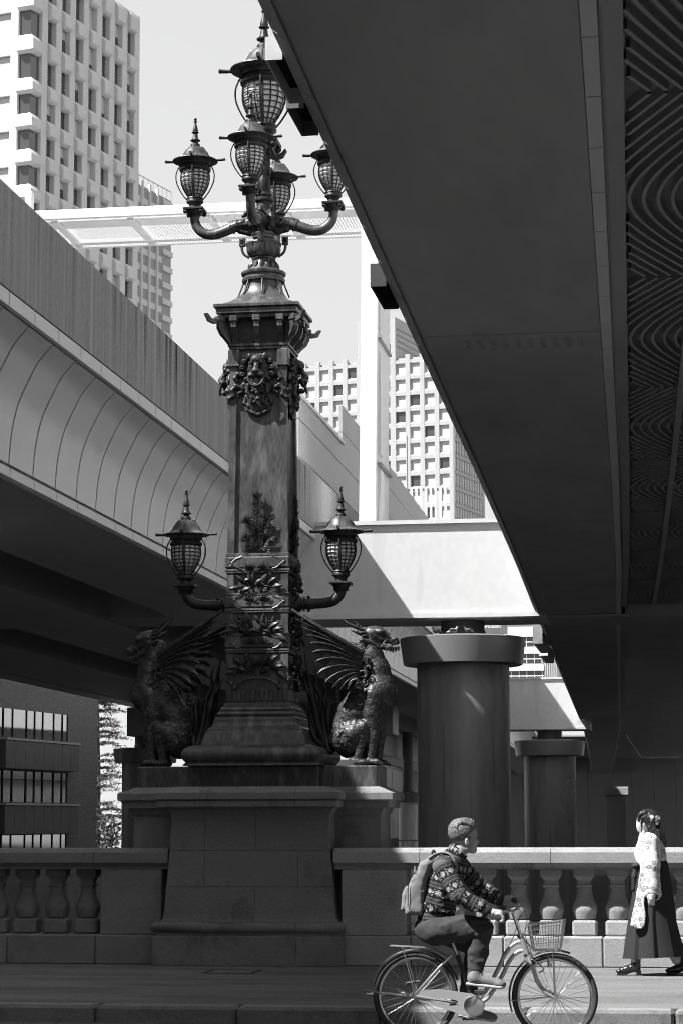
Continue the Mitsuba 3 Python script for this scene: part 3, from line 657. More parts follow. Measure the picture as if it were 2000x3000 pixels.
wb = [(-26.0, 5), (-17.45, 5)]
g = Polygon([(123, 5), (152, 5), (152, 23.0), (123, 20.0)])
put('wall', prism([(112, 5), (138.1, 5), (138.1, 20.8), (112, 18.2)], -16.6, -16.0, 'x'), 'barrier_panel', FW)
bl = Polygon([(0, 0), (.5, 1.2), (1.3, 1.9), (2.2, 1.6), (2.9, .7), (4.3, .15), (5.4, -.1), (5.0, -.6), (3.6, -.75), (2.0, -.8), (.6, -.7)]).buffer(.15)
put('leaf_mark', prism(affinity.translate(affinity.scale(bl, 1.6, .75, origin=(0, 0)), 127.5, 17.6), -15.999, -15.96, 'x'), 'dark_panel', FW)
FC = thing('slat_fence', 'pale vertical slat screen on a roof between the block and the white office slab', 'fence')
for k in range(13): put('slat', box(-22.6 + .38 * k, -22.42 + .38 * k, 175.0, 175.1, 18, 27.4), 'tower_panel', FC)
put('rail', box(-22.7, -17.8, 175.11, 175.2, 27.1, 27.3), 'grey_cladding', FC)
MP = thing('roof_mast', 'thin mast standing in front of the white office slab', 'mast')
put('pole', tube([[-20.6, 172, 18], [-20.6, 172, 31.0]], .07, 8), 'grey_cladding', MP)

# ------------------------------------------------------------------ implicit surfaces for sculpted things
class Field:
    """A signed distance grid; primitives are blended in where they lie."""
    def __init__(s, lo, hi, h):
        s.lo = np.array(lo, float); s.h = h
        s.n = np.ceil((np.array(hi, float) - s.lo) / h).astype(int) + 1
        s.d = np.full(s.n, 1.0, np.float32)
    def _sub(s, a, b):
        i0 = np.maximum(np.floor((a - s.lo) / s.h).astype(int), 0); i1 = np.minimum(np.ceil((b - s.lo) / s.h).astype(int) + 1, s.n)
        if (i1 <= i0).any(): return None, None
        g = np.meshgrid(*[s.lo[k] + s.h * np.arange(i0[k], i1[k]) for k in range(3)], indexing='ij', sparse=True)
        return tuple(slice(i0[k], i1[k]) for k in range(3)), g
    def _mix(s, sl, e, k, cut=False):
        d = s.d[sl]
        if cut:
            d2 = -d; h = np.clip(.5 + .5 * (d2 - e) / k, 0, 1); s.d[sl] = -(d2 * (1 - h) + e * h - k * h * (1 - h)) if k > 1e-6 else np.maximum(d, -e); return
        h = np.clip(.5 + .5 * (d - e) / max(k, 1e-6), 0, 1)
        s.d[sl] = d * (1 - h) + e * h - k * h * (1 - h)
    def cone(s, a, b, ra, rb=None, k=.02, cut=False):
        a, b = np.array(a, float), np.array(b, float); rb = ra if rb is None else rb
        m = max(ra, rb) + 2.5 * k + 2 * s.h
        sl, g = s._sub(np.minimum(a, b) - m, np.maximum(a, b) + m)
        if sl is None: return s
        ab = b - a; L = ab @ ab + 1e-12
        t = np.clip(sum((g[i] - a[i]) * ab[i] for i in range(3)) / L, 0, 1)
        e = np.sqrt(sum((g[i] - a[i] - t * ab[i]) ** 2 for i in range(3))) - (ra + (rb - ra) * t)
        s._mix(sl, e.astype(np.float32), k, cut); return s
    def chain(s, pts, rs, k=.02):
        rs = np.broadcast_to(np.asarray(rs, float), (len(pts),))
        for i in range(len(pts) - 1): s.cone(pts[i], pts[i + 1], rs[i], rs[i + 1], k)
        return s
    def ell(s, c, r, k=.02, rot=None, cut=False):
        c, r = np.array(c, float), np.broadcast_to(np.array(r, float), (3,)); m = r.max() + 2.5 * k + 2 * s.h
        sl, g = s._sub(c - m, c + m)
        if sl is None: return s
        q = [g[i] - c[i] for i in range(3)]
        if rot is not None:
            R = np.asarray(rot); q = [sum(R[j, i] * q[j] for j in range(3)) for i in range(3)]
        k0 = np.sqrt(sum((q[i] / r[i]) ** 2 for i in range(3))); k1 = np.sqrt(sum((q[i] / r[i] ** 2) ** 2 for i in range(3))) + 1e-9
        s._mix(sl, (k0 * (k0 - 1) / k1).astype(np.float32), k, cut); return s
    def slab(s, c, r, k=.01, rot=None, rd=.01, cut=False):
        c, r = np.array(c, float), np.array(r, float); m = np.linalg.norm(r) + 2.5 * k + 2 * s.h
        sl, g = s._sub(c - m, c + m)
        if sl is None: return s
        q = [g[i] - c[i] for i in range(3)]
        if rot is not None:
            R = np.asarray(rot); q = [sum(R[j, i] * q[j] for j in range(3)) for i in range(3)]
        q = [np.abs(q[i]) - r[i] + rd for i in range(3)]
        e = np.sqrt(sum(np.maximum(x, 0) ** 2 for x in q)) + np.minimum(np.maximum(np.maximum(q[0], q[1]), q[2]), 0) - rd
        s._mix(sl, e.astype(np.float32), k, cut); return s
    def mesh(s, noise_amp=0, noise_f=20, seed=1):
        """Surface nets."""
        d = s.d; n = np.array(d.shape); sg = d < 0
        c = np.zeros(n - 1, np.int32)
        for dx, dy, dz in np.ndindex(2, 2, 2): c += sg[dx:n[0] - 1 + dx, dy:n[1] - 1 + dy, dz:n[2] - 1 + dz]
        act = (c > 0) & (c < 8); idx = np.full(act.shape, -1, np.int64); cells = np.argwhere(act); idx[act] = np.arange(len(cells))
        acc = np.zeros((len(cells), 3)); cnt = np.zeros(len(cells))
        corners = list(np.ndindex(2, 2, 2))
        for a in corners:
            for b in corners:
                if sum(np.abs(np.subtract(a, b))) == 1 and a < b:
                    va = d[tuple((cells + a).T)]; vb = d[tuple((cells + b).T)]; m = (va < 0) != (vb < 0)
                    t = va[m] / (va[m] - vb[m]); acc[m] += np.array(a) + (np.array(b) - np.array(a)) * t[:, None]; cnt[m] += 1
        v = s.lo + s.h * (cells + acc / cnt[:, None]); fs = []
        for ax in range(3):
            o = [0, 0, 0]; o[ax] = 1; u, w = [(1, 2), (2, 0), (0, 1)][ax]
            A = sg[tuple(slice(0, n[i] - o[i]) for i in range(3))]; B = sg[tuple(slice(o[i], n[i]) for i in range(3))]
            e = np.argwhere(A != B); e = e[(e[:, u] > 0) & (e[:, w] > 0) & (e[:, u] < n[u] - 1) & (e[:, w] < n[w] - 1)]
            du = np.zeros(3, int); du[u] = 1; dw = np.zeros(3, int); dw[w] = 1
            q = np.stack([idx[tuple((e - du - dw).T)], idx[tuple((e - dw).T)], idx[tuple(e.T)], idx[tuple((e - du).T)]], 1)
            fl = sg[tuple(e.T)]; q[~fl] = q[~fl][:, ::-1]; fs.append(q)
        q = np.vstack(fs); q = q[(q >= 0).all(1)]
        m = trimesh.Trimesh(v, np.vstack([q[:, [0, 1, 2]], q[:, [0, 2, 3]]]), process=False)
        if noise_amp:
            m.fix_normals() if False else None
            nn = m.vertex_normals; m = trimesh.Trimesh(v + nn * (noise_amp * 2 * (meshkit.fbm(v * noise_f, 2, seed) - .5))[:, None], m.faces, process=False)
        return m
def rot_z(a): return np.array([[math.cos(a), -math.sin(a), 0], [math.sin(a), math.cos(a), 0], [0, 0, 1]])
def rot_y(a): return np.array([[math.cos(a), 0, math.sin(a)], [0, 1, 0], [-math.sin(a), 0, math.cos(a)]])
def rot_x(a): return np.array([[1, 0, 0], [0, math.cos(a), -math.sin(a)], [0, math.sin(a), math.cos(a)]])

# ------------------------------------------------------------------ bronze lamp monument
LM = thing('lamp_monument', 'tall dark bronze lamp pillar with seven caged lanterns rising from the stone plinth', 'street lamp')
def M(nm, m, mat='bronze', smooth=False, parent=None, at=True): return put(nm, moved(m, (MX, MY, 0)) if at else m, mat, parent or LM, smooth)
M('base_slab', cat_([cbox(-1.29, 1.29, -.38, .38, 1.80, 2.05, .012), cbox(-.68, .68, -.47, .47, 1.80, 2.053, .012)]))
pts = [(.725, 2.05)] + [(.60 + .135 * math.cos(t), 2.16 + .105 * math.sin(t)) for t in np.linspace(-.8, PI / 2, 18)]
M('cushion', square_lathe(pts + [(.56, 2.272), (.555, 2.29), (.515, 2.41), (.50, 2.425)]))
M('cavetto', square_lathe([(.505, 2.41), (.50, 2.44), (.462, 2.47), (.443, 2.51), (.437, 2.545)]))
M('moulding', square_lathe([(.437, 2.545), (.43, 2.56), (.405, 2.575), (.415, 2.60), (.405, 2.622), (.385, 2.63), (.39, 2.65), (.38, 2.672), (.355, 2.685), (.35, 2.72), (.33, 2.725)]))
fl = [box(-.325, .325, -.325, .325, 2.72, 2.865)]
for k in range(13):
    for a in range(4): fl.append(moved(cbox(-.022, .022, -.343, -.31, 2.735, 2.86, .008), (0, 0, 0), a * PI / 2).copy())
    for m in fl[-4:]: pass
fl = [fl[0]] + [moved(cbox(-.3 + .05 * k - .019, -.3 + .05 * k + .019, -.343, -.31, 2.735, 2.862, .008), (0, 0, 0), a * PI / 2) for k in range(13) for a in range(4)]
M('fluted_band', cat_(fl))
def die(nm, z0, z1, h0, h1, w, rec=.028):
    core = m3.Manifold.hull_points(np.array([[sx * (h - rec), sy * (h - rec), z] for z, h in ((z0, h0), (z1, h1)) for sx in (-1, 1) for sy in (-1, 1)]))
    M(nm, core)
    for sx in (-1, 1):
        for sy in (-1, 1):
            p = np.array([[sx * (h - a), sy * (h - b), z] for z, h in ((z0, h0), (z1, h1)) for a, b in ((0, 0), (w, 0), (0, w), (w, w))])
            M('corner_pilaster', m3.Manifold.hull_points(p))
die('panel', 2.862, 3.245, .334, .334, .078); die('panel', 3.462, 3.735, .334, .334, .078); die('panel', 3.89, 4.118, .334, .334, .078)
die('shaft', 4.318, 6.57, .3315, .309, .077, .03)
for zb in (3.30, 3.732, 4.158):
    M('band', cbox(-.356, .356, -.356, .356, zb, zb + .133, .018)); M('band_ledge', cbox(-.344, .344, -.344, .344, zb + .134, zb + .163, .004))
    M('band_moulding', square_lathe([(.334, zb - .052), (.345, zb - .045), (.345, zb - .03), (.352, zb - .022), (.350, zb - .003)]))
# cartouche lines on the bands
def band_scroll(zb):
    o = []
    for sx in (-1, 1):
        o.append(tube(spline([[sx * .16, -.359, zb + .137], [sx * .20, -.36, zb + .115], [sx * .23, -.36, zb + .105], [sx * .265, -.36, zb + .075], [sx * .28, -.36, zb + .066]], 14), .0065, 6))
        o.append(tube(spline([[sx * .17, -.359, zb - .004], [sx * .22, -.36, zb + .012], [sx * .255, -.36, zb + .045], [sx * .28, -.36, zb + .066]], 12), .0065, 6))
        o.append(tube(spline([[sx * .288, -.36, zb + .03], [sx * .275, -.36, zb + .048], [sx * .285, -.362, zb + .066], [sx * .30, -.36, zb + .075], [sx * .293, -.36, zb + .1], [sx * .283, -.36, zb + .108]], 16), .008, 6))
    return cat_(o)
for zb in (3.30, 3.732, 4.158):
    b0 = band_scroll(zb)
    for a in (0, 1): M('band_scroll', moved(b0, rz=a * PI / 2), smooth=50)
# low relief: needles, leaves
def needle(a, b, w):
    a, b = np.array(a, float), np.array(b, float); mid = (a + b) / 2 + [0, -w * 1.6, 0]
    return tube([a, mid, b], [w * .55, w, w * .35], 5)
def fan(c, r0, r1, a0, a1, n, w, lift, r):
    o = []
    for k in range(n):
        t = a0 + (a1 - a0) * (k + .5) / n + r.normal(0, .04); L = r1 * r.uniform(.82, 1.08)
        o.append(needle([c[0] + r0 * math.sin(t), c[1], c[2] + r0 * math.cos(t)], [c[0] + L * math.sin(t), c[1] - lift * r.uniform(.5, 1.3), c[2] + L * math.cos(t)], w))
    return o
def feather(p0, p1, n, L, w, lift, r, droop=.25):
    p0, p1 = np.array(p0, float), np.array(p1, float); d = p1 - p0; o = [tube([p0, (p0 + p1) / 2 + [0, -.012, 0], p1], [w * 1.5, w * 1.3, w * .6], 6)]
    ax = math.atan2(d[0], d[2])
    for k in range(n):
        t = (k + .6) / n; c = p0 + d * t + [0, -.008, 0]; ll = L * (1 - .35 * t) * r.uniform(.85, 1.1)
        for s in (-1, 1):
            a = ax + s * (1.15 - .45 * t + droop * r.normal(0, .25))
            o.append(needle(c, c + [ll * math.sin(a), -lift * r.uniform(.6, 1.2), ll * math.cos(a)], w))
    return o
def leafm(c, ang, L, W, tilt, r):
    """A pointed leaf with a raised midrib."""
    u = np.linspace(0, 1, 8); v = np.linspace(-1, 1, 5); P_ = []
    for a in u:
        w = W * math.sin(PI * min(1, a * .96 + .03)) ** .8 * (1 - .25 * a)
        for b in v: P_.append([b * w, -(.02 * math.sin(PI * a) + tilt * a + .012 * (1 - abs(b))), a * L])
    P_ = np.array(P_); f = []
    for i in range(7):
        for j_ in range(4):
            q = i * 5 + j_; f += [[q, q + 1, q + 6], [q, q + 6, q + 5]]
    back = P_ + [0, .012, 0]; n = len(P_)
    m = trimesh.Trimesh(np.vstack([P_, back]), np.vstack([np.array(f), np.array(f)[:, ::-1] + n]), process=False)
    return moved(m, c, ry=ang)
def pine(r):
    y = -.31; o = []
    o += feather([0, y, 4.34], [0, y - .03, 4.62], 20, .10, .0062, .04, r); o += feather([0, y - .03, 4.60], [.002, y - .025, 4.93], 22, .095, .006, .04, r)
    o += fan([0.002, y - .02, 4.90], .01, .10, -.9, .9, 13, .006, .03, r); o.append(needle([0, y - .02, 4.9], [0, y - .035, 5.035], .011))
    for sx in (-1, 1):
        o += feather([sx * .02, y, 4.36], [sx * .105, y - .02, 4.47], 13, .08, .006, .035, r); o += fan([sx * .105, y - .03, 4.46], .01, .10, sx * .6 - 1.3, sx * .6 + 1.3, 15, .006, .03, r)
        o += feather([sx * .02, y, 4.52], [sx * .10, y - .02, 4.66], 14, .085, .006, .035, r); o += fan([sx * .10, y - .03, 4.65], .01, .10, sx * .5 - 1.2, sx * .5 + 1.2, 15, .006, .03, r)
        o += fan([sx * .06, y - .01, 4.36], .02, .10, sx * 1.4 - .9, sx * 1.4 + .9, 13, .006, .03, r)
    for q in ((-.05, 4.86), (.045, 4.865), (.0, 4.60), (-.09, 4.52), (.09, 4.54)): o.append(moved(trimesh.creation.icosphere(1, .016), (q[0], y - .035, q[1])))
    return cat_(o)
def bouquet(z0, z1, seed, big):
    r = np.random.default_rng(seed); o = []; y = -.325
    for sx in (-1, 1):
        c = np.array([sx * .075, y - .03, z1 - .02]); o += fan(c - [0, 0, .05], .015, .095, -1.25, 1.25, 11, .007, .03, r)
        for k in range(4 if big else 3):
            t = sx * (.35 + .55 * k); o.append(leafm((sx * (.05 + .045 * k), y - .02, z0 + .05 + .04 * r.random()), t + r.normal(0, .15), .15 + .05 * r.random(), .032, .05, r))
        o += feather([sx * .03, y, z0 + .01], [sx * .12, y - .04, z0 + .16], 6, .075, .0055, .035, r)
    for k in range(15 if big else 8):
        o.append(leafm((r.uniform(-.2, .2), y - .02 * r.random(), z0 + r.uniform(0, .12)), r.uniform(-1.3, 1.3), r.uniform(.11, .19), .03, .05, r))
    return cat_(o)
rp = np.random.default_rng(21); pn = pine(rp)
for a in (0, 1): M('pine_relief', moved(pn, rz=a * PI / 2), 'dark_bronze', smooth=40)
for (za, zb_, sd, bg) in ((3.89, 4.20, 31, False), (3.43, 3.86, 32, True), (3.02, 3.40, 33, True)):
    q = bouquet(za, zb_, sd, bg)
    for a in (0, 1): M('leaf_relief', moved(q, rz=a * PI / 2), 'dark_bronze', smooth=40)
sc = []
for sx in (-1, 1): sc += [tube(spline([[sx * .005, -.34, 2.985], [sx * .11, -.345, 2.975], [sx * .2, -.345, 2.93], [sx * .235, -.35, 2.90], [sx * .25, -.345, 2.885]], 16), .011, 6), tube(spline([[sx * .25, -.345, 2.89], [sx * .275, -.35, 2.93], [sx * .33, -.35, 2.955], [sx * .365, -.345, 2.99]], 14), [.014] * 4 + [.012] * 4 + [.008] * 4 if False else .011, 6), moved(trimesh.creation.icosphere(1, .026), (sx * .24, -.35, 2.885))]
for a in (0, 1): M('arch_scroll', moved(cat_(sc), rz=a * PI / 2), smooth=50)

# lion mask on its shield
def lion():
    F = Field((-.34, -.24, -.42), (.34, .06, .42), .0068); y0 = -.02
    F.ell((0, .0, -.02), (.155, .05, .30), .01); F.ell((0, .0, -.22), (.12, .045, .17), .02)              # shield
    F.ell((0, .012, -.02), (.125, .045, .26), .01, cut=True)
    F.ell((0, -.01, .12), (.115, .07, .15), .02)                                                            # skull
    F.ell((0, -.085, .19), (.07, .055, .055), .03); F.ell((-.045, -.1, .155), (.035, .025, .02), .015); F.ell((.045, -.1, .155), (.035, .025, .02), .015)
    F.ell((-.05, -.095, .115), (.028, .02, .018), .006, cut=True); F.ell((.05, -.095, .115), (.028, .02, .018), .006, cut=True)
    F.ell((-.05, -.088, .112), (.018, .014, .014), .004); F.ell((.05, -.088, .112), (.018, .014, .014), .004)
    F.cone((0, -.10, .14), (0, -.155, .055), .026, .034, .02); F.ell((-.028, -.155, .05), (.024, .022, .02), .01); F.ell((.028, -.155, .05), (.024, .022, .02), .01)
    F.ell((-.045, -.125, .01), (.05, .045, .035), .02); F.ell((.045, -.125, .01), (.05, .045, .035), .02)
    F.ell((0, -.14, -.045), (.06, .05, .028), .01, cut=True); F.ell((0, -.10, -.095), (.05, .045, .03), .02)
    for sx in (-1, 1):
        F.ell((sx * .085, -.05, .235), (.03, .03, .04), .012); F.cone((sx * .03, -.11, -.02), (sx * .03, -.115, -.05), .012, .006, .004)
        for t, rr in ((.28, .15), (.62, .165), (1.0, .17), (1.4, .17), (1.8, .165), (2.2, .15)):
            c = np.array([sx * rr * math.sin(t), -.03, .08 + rr * 1.1 * math.cos(t)]); F.ell(c, (.032, .04, .032), .01); F.ell(c + [0, -.03, 0], (.012, .014, .012), .003, cut=True)
        F.chain([(sx * .10, -.05, -.08), (sx * .11, -.05, -.16), (sx * .06, -.05, -.22), (sx * .07, -.05, -.28)], [.02, .024, .02, .012], .01)
        F.chain([(sx * .15, -.0, -.05), (sx * .185, -.0, -.10), (sx * .17, 0, -.14), (sx * .21, 0, -.16), (sx * .215, 0, -.20)], [.02, .022, .018, .02, .012], .01)
        F.chain([(sx * .15, -.0, .02), (sx * .22, -.01, .05), (sx * .255, -.015, .0), (sx * .225, -.02, -.03)], [.022, .026, .022, .014], .01)
        F.chain([(sx * .17, 0, -.11), (sx * .24, -.01, -.08), (sx * .285, -.012, -.13), (sx * .27, -.01, -.19), (sx * .315, -.01, -.215), (sx * .32, -.005, -.26)], [.024, .026, .026, .024, .02, .010], .01)
        F.chain([(sx * .13, .0, -.20), (sx * .15, .0, -.27), (sx * .11, 0, -.30), (sx * .12, 0, -.35), (sx * .05, 0, -.385), (0, 0, -.40)], .02, .01)
    for c in ((-.05, -.15), (.0, -.17), (.05, -.16), (.01, -.23), (-.03, -.27)): F.ell((c[0], -.05, c[1]), (.02, .025, .02), .006)
    m = F.mesh(.004, 45, 3)
    return m
lm = lion()
for k, a in enumerate((0, 1, 3)):
    L_ = M('lion_mask', moved(moved(lm, (0, -.318, 6.235)), rz=a * PI / 2), 'dark_bronze', smooth=True)
    rg = tube([[.082 * math.cos(t), -.0 - .05 * (1 - math.sin(t)) * .5, .092 * math.sin(t)] for t in np.linspace(0, 2 * PI, 33)], .0115, 8, caps=False)
    M('ring', moved(moved(rg, (0, -.43, 6.215)), rz=a * PI / 2), 'dark_bronze', smooth=True, parent=L_)
# capital
pcs = ([cbox(sx * .27 - .05 - (.012), sx * .27 + .05 + .012, sy * .27 - .062, sy * .27 + .062, 6.385, 6.56, .01) for sx in (-1, 1) for sy in (-1, 1)], [cbox(sx * .27 - .068, sx * .27 + .068, sy * .27 - .068, sy * .27 + .068, 6.372, 6.392, .004) for sx in (-1, 1) for sy in (-1, 1)])
for q1, q2 in zip(*pcs): M('pilaster_capital', cat_([q1, q2]))
M('necking', cat_([cbox(-.322, .322, -.322, .322, 6.56, 6.59, .006), cbox(-.335, .335, -.335, .335, 6.592, 6.625, .006)]))
M('frieze', box(-.30, .30, -.30, .30, 6.626, 6.90), 'dark_bronze')
def bracket(L):
    """A curved bracket arm in the xz plane reaching out along +x, block on its end."""
    pr = [(0, .22), (0, 0), (.05, -.01), (L * .45, .03), (L * .8, .09), (L, .16), (L * .985, .22)]
    a = prism(Polygon(pr), -.028, .028, 'y')
    return cat_([a, cbox(L - .075, L + .02, -.042, .042, .222, .285, .006)])
for k in range(8):
    ang = k * PI / 4; dg = k % 2; L = .30 if dg else .16; off = (.30 * math.sqrt(2) if dg else .30) - .02
    if dg: L = .20
    b = moved(moved(bracket(L), (off, 0, 6.63)), rz=ang); M('bracket', b)
    hook = prism(Polygon([(0, 0), (.05, -.02), (.12, -.02), (.17, .03), (.2, .025), (.155, -.055), (.08, -.075), (0, -.06)]), -.02, .02, 'y')
    if dg: M('bracket_tip', moved(moved(hook, (off + L - .03, 0, 6.90)), rz=ang))
for sx in (-1, 1):
    for a in range(4): M('bracket', moved(moved(bracket(.15), (.28, sx * .255, 6.63)), rz=a * PI / 2))
M('cornice', cat_([cbox(-.445, .445, -.445, .445, 6.94, 7.0, .006), cbox(-.47, .47, -.47, .47, 7.005, 7.045, .006), box(-.40, .40, -.40, .40, 6.90, 6.939)]))
def roofm():
    n = 12; seg = 48; v = []; a = (np.arange(seg) + .5) * 2 * PI / seg
    sq = 1 / np.maximum(np.abs(np.cos(a)), np.abs(np.sin(a)))
    for i in range(n + 1):
        t = i / n; z = 7.045 + .33 * t; r = .44 * (1 - t) ** 2.3 * .52 + .21 + (.44 * .48 - .0) * 0 + .0
        r = .205 + (.455 - .205) * (1 - t) ** 2.6; k = (1 - t) ** 1.4; rr = r * (1 + (np.minimum(sq, 1.32) - 1) * k)
        v += [[rr[j_] * math.cos(a[j_]), rr[j_] * math.sin(a[j_]), z] for j_ in range(seg)]
    f = []
    for i in range(n):
        for j_ in range(seg):
            p, q = i * seg + j_, i * seg + (j_ + 1) % seg; f += [[p, q, q + seg], [p, q + seg, p + seg]]
    return trimesh.Trimesh(np.array(v), np.array(f), process=False)
M('bell_roof', roofm(), smooth=60)
for k in range(8): M('roof_rib', moved(tube(spline([[.215, 0, 7.40], [.235, 0, 7.33], [.27, 0, 7.24], [.285, 0, 7.20]], 10), np.linspace(.012, .008, 9) if False else .010, 6), rz=k * PI / 4 + PI / 8 * 0 + .12), smooth=True)
M('collar', lathe([(.205, 7.365), (.235, 7.37), (.24, 7.40), (.225, 7.415), (.222, 7.435), (.245, 7.45), (.25, 7.475), (.228, 7.49), (.20, 7.495), (.19, 7.50)], 40), smooth=35)
M('leaf_cup', lathe([(.19, 7.495), (.165, 7.52), (.135, 7.56), (.118, 7.60), (.115, 7.625), (.13, 7.63), (.135, 7.645), (.12, 7.655)], 32), smooth=35)
M('cup_leaf_ring', cat_([moved(moved(leafm((0, 0, 0), 0, .12, .022, .0, rp), (0, -.165, 7.505), rx=-.42), rz=k * 2 * PI / 14) for k in range(14)]), smooth=40)
gb = lathe([(.118, 7.655), (.15, 7.665), (.178, 7.695), (.19, 7.735), (.188, 7.77), (.195, 7.79), (.20, 7.805), (.195, 7.815), (.12, 7.82)], 72)
v = np.array(gb.vertices); a_ = np.arctan2(v[:, 1], v[:, 0]); rr = np.hypot(v[:, 0], v[:, 1]); w_ = ((v[:, 2] > 7.66) & (v[:, 2] < 7.785)).astype(float)
v[:, :2] *= (1 - .09 * w_ * (np.abs(np.sin(9 * a_ / 1.0 * .5)) < .28))[:, None]; M('gadroon_bowl', trimesh.Trimesh(v, gb.faces, process=False), smooth=40)
for k in range(4):
    e = [tube(spline([[.16, 0, 7.66], [.22, 0, 7.70], [.245, 0, 7.76], [.245, 0, 7.82], [.245, 0, 7.87]], 14), .016, 6), cbox(.205, .275, -.02, .02, 7.79, 7.885, .006)]
    M('key_ear', moved(cat_(e), rz=k * PI / 2), smooth=40)
    M('ear_slot', moved(box(.222, .258, -.0205, .0205, 7.815, 7.862), rz=k * PI / 2), 'groove_black') if k in (0, 2) else None
M('neck', lathe([(.12, 7.80), (.10, 7.83), (.098, 7.86), (.12, 7.875), (.122, 7.90), (.135, 7.91), (.135, 7.93), (.10, 7.94), (.10, 7.99)], 32), smooth=35)
def hubm():
    F = Field((-.42, -.42, 7.90), (.42, .42, 8.32), .009)
    F.ell((0, 0, 8.06), (.13, .13, .14), .02); F.cone((0, 0, 8.1), (0, 0, 8.3), .10, .075, .03)
    for k in range(4):
        a = k * PI / 2; R = rot_z(a); q = lambda x, y, z: R @ np.array([x, y, z])
        F.cone(q(.10, 0, 8.05), q(.34, 0, 8.04), .075, .055, .03)
        for s in (-1, 1):
            for t in np.linspace(0, 4.6, 14):
                rr = .062 * (1 - t / 6.5); F.ell(q(.20 + rr * math.cos(t + 2.2), s * .055, 8.06 + rr * math.sin(t + 2.2)), .017, .006)
        F.chain([q(.08, 0, 7.98), q(.16, 0, 7.945), q(.26, 0, 7.965), q(.33, 0, 8.0)], [.03, .035, .03, .02], .015)
        F.chain([q(.12, 0, 8.14), q(.19, 0, 8.17), q(.23, 0, 8.14)], [.035, .03, .02], .012)
        R2 = rot_z(a + PI / 4); q2 = lambda x, y, z: R2 @ np.array([x, y, z])
        F.chain([q2(.08, 0, 7.95), q2(.15, 0, 8.0), q2(.16, 0, 8.08), q2(.13, 0, 8.15), q2(.17, 0, 8.2)], [.035, .04, .035, .03, .018], .015)
    return F.mesh(.006, 30, 5)
M('scroll_hub', hubm(), 'dark_bronze', smooth=True)
for k in range(4):
    r_ = .78
    pth = spline([[.30, 0, 8.035], [.42, 0, 7.985], [.55, 0, 7.945], [.66, 0, 7.955], [.745, 0, 8.02], [.78, 0, 8.11], [.78, 0, 8.17]], 36)
    M('upper_arm', moved(tube(pth, np.linspace(.062, .05, len(pth)), 14), rz=k * PI / 2), smooth=60)
    M('arm_ring', moved(tube([[.352, 0, 8.015], [.372, 0, 8.006]], [.075, .072], 16), rz=k * PI / 2), smooth=40)
M('stem', cat_([lathe([(.075, 8.28), (.07, 8.36), (.055, 8.45), (.06, 8.60), (.075, 8.75), (.06, 8.82)], 20), lathe([(.06, 8.285), (.105, 8.295), (.105, 8.32), (.085, 8.34), (.10, 8.36), (.09, 8.385), (.06, 8.39)], 24)]), 'dark_bronze', smooth=35)
M('stem_leaf', cat_([moved(moved(leafm((0, 0, 0), 0, .24, .04, .02, rp), (0, -.06, 8.40 + .14 * i), rx=-.2), rz=k * PI / 3 + i * .5) for k in range(6) for i in range(2)]), 'dark_bronze', smooth=40)
M('top_bracket', cat_([cbox(-.12, .12, -.12, .12, 8.86, 8.90, .008)] + [moved(moved(prism(Polygon([(0, 0), (.08, -.03), (.16, 0), (.2, .07), (.185, .1), (.14, .05), (.08, .03), (0, .07)]), -.025, .025, 'y'), (.06, 0, 8.79)), rz=k * PI / 2) for k in range(4)]), 'dark_bronze')

# lanterns: heights from the brim, at size 1
def stripes(n_lon, rows_, prof):
    """Cage bars that follow the globe profile (r, z)."""
    z = np.array([p[1] for p in prof]); r = np.array([p[0] for p in prof]); o = []
    zz = np.linspace(z.min(), z.max(), 14); ri = np.interp(zz, z[::-1], r[::-1]) if z[0] > z[-1] else np.interp(zz, z, r)
    for k in range(n_lon):
        a = 2 * PI * k / n_lon + .11; w = .011 if k % 4 == 0 else .0055
        o.append(tube([[(q + .003) * math.cos(a), (q + .003) * math.sin(a), h] for q, h in zip(ri, zz)], w, 5, flat=.7))
    for h in rows_:
        q = float(np.interp(h, zz, ri)) + .003; t = np.linspace(0, 2 * PI, 37)
        o.append(tube([[q * math.cos(x), q * math.sin(x), h] for x in t], .0055, 5, caps=False))
    return cat_(o)
gp = [(.152, -.13), (.157, -.18), (.158, -.22), (.150, -.27), (.132, -.32), (.105, -.37), (.078, -.41), (.066, -.432)]
LP = {}
LP['finial'] = (lathe([(.0, .497), (.012, .493), (.018, .478), (.012, .463), (.009, .457), (.022, .452), (.022, .447), (.012, .44), (.013, .42), (.024, .38), (.031, .35), (.028, .335), (.04, .328), (.04, .322), (.02, .31), (.028, .295), (.03, .27), (.04, .245), (.056, .236), (.056, .228), (.03, .216), (.03, .205), (.048, .19), (.054, .18), (.055, .155)], 20), 'dark_bronze', 30)
LP['cap'] = (lathe([(.05, .16), (.062, .155), (.09, .142), (.112, .12), (.132, .085), (.15, .05), (.178, .022), (.215, .008), (.252, -.004), (.254, -.012), (.24, -.016), (.18, -.018)], 40), 'bronze', 40)
LP['cap_rib'] = (cat_([moved(tube([[.062, 0, .158], [.092, 0, .146], [.136, 0, .085], [.154, 0, .05], [.18, 0, .024]], .007, 6), rz=k * PI / 2 + .05) for k in range(4)]), 'bronze', 50)
LP['spout'] = (cat_([moved(tube([[.235, 0, -.004], [.29, 0, -.003], [.342, 0, .002]], [.012, .015, .018], 8), rz=k * PI / 2 + (.05 if k % 2 else 0)) for k in range(4)]), 'dark_bronze', 50)
LP['throat'] = (lathe([(.178, -.018), (.176, -.06), (.15, -.065), (.148, -.075), (.165, -.082), (.178, -.10), (.176, -.118), (.165, -.13), (.15, -.133)], 36), 'dark_bronze', 30)
LP['globe'] = (lathe([(q - .008, h) for q, h in gp], 36), 'lamp_glass', 60)
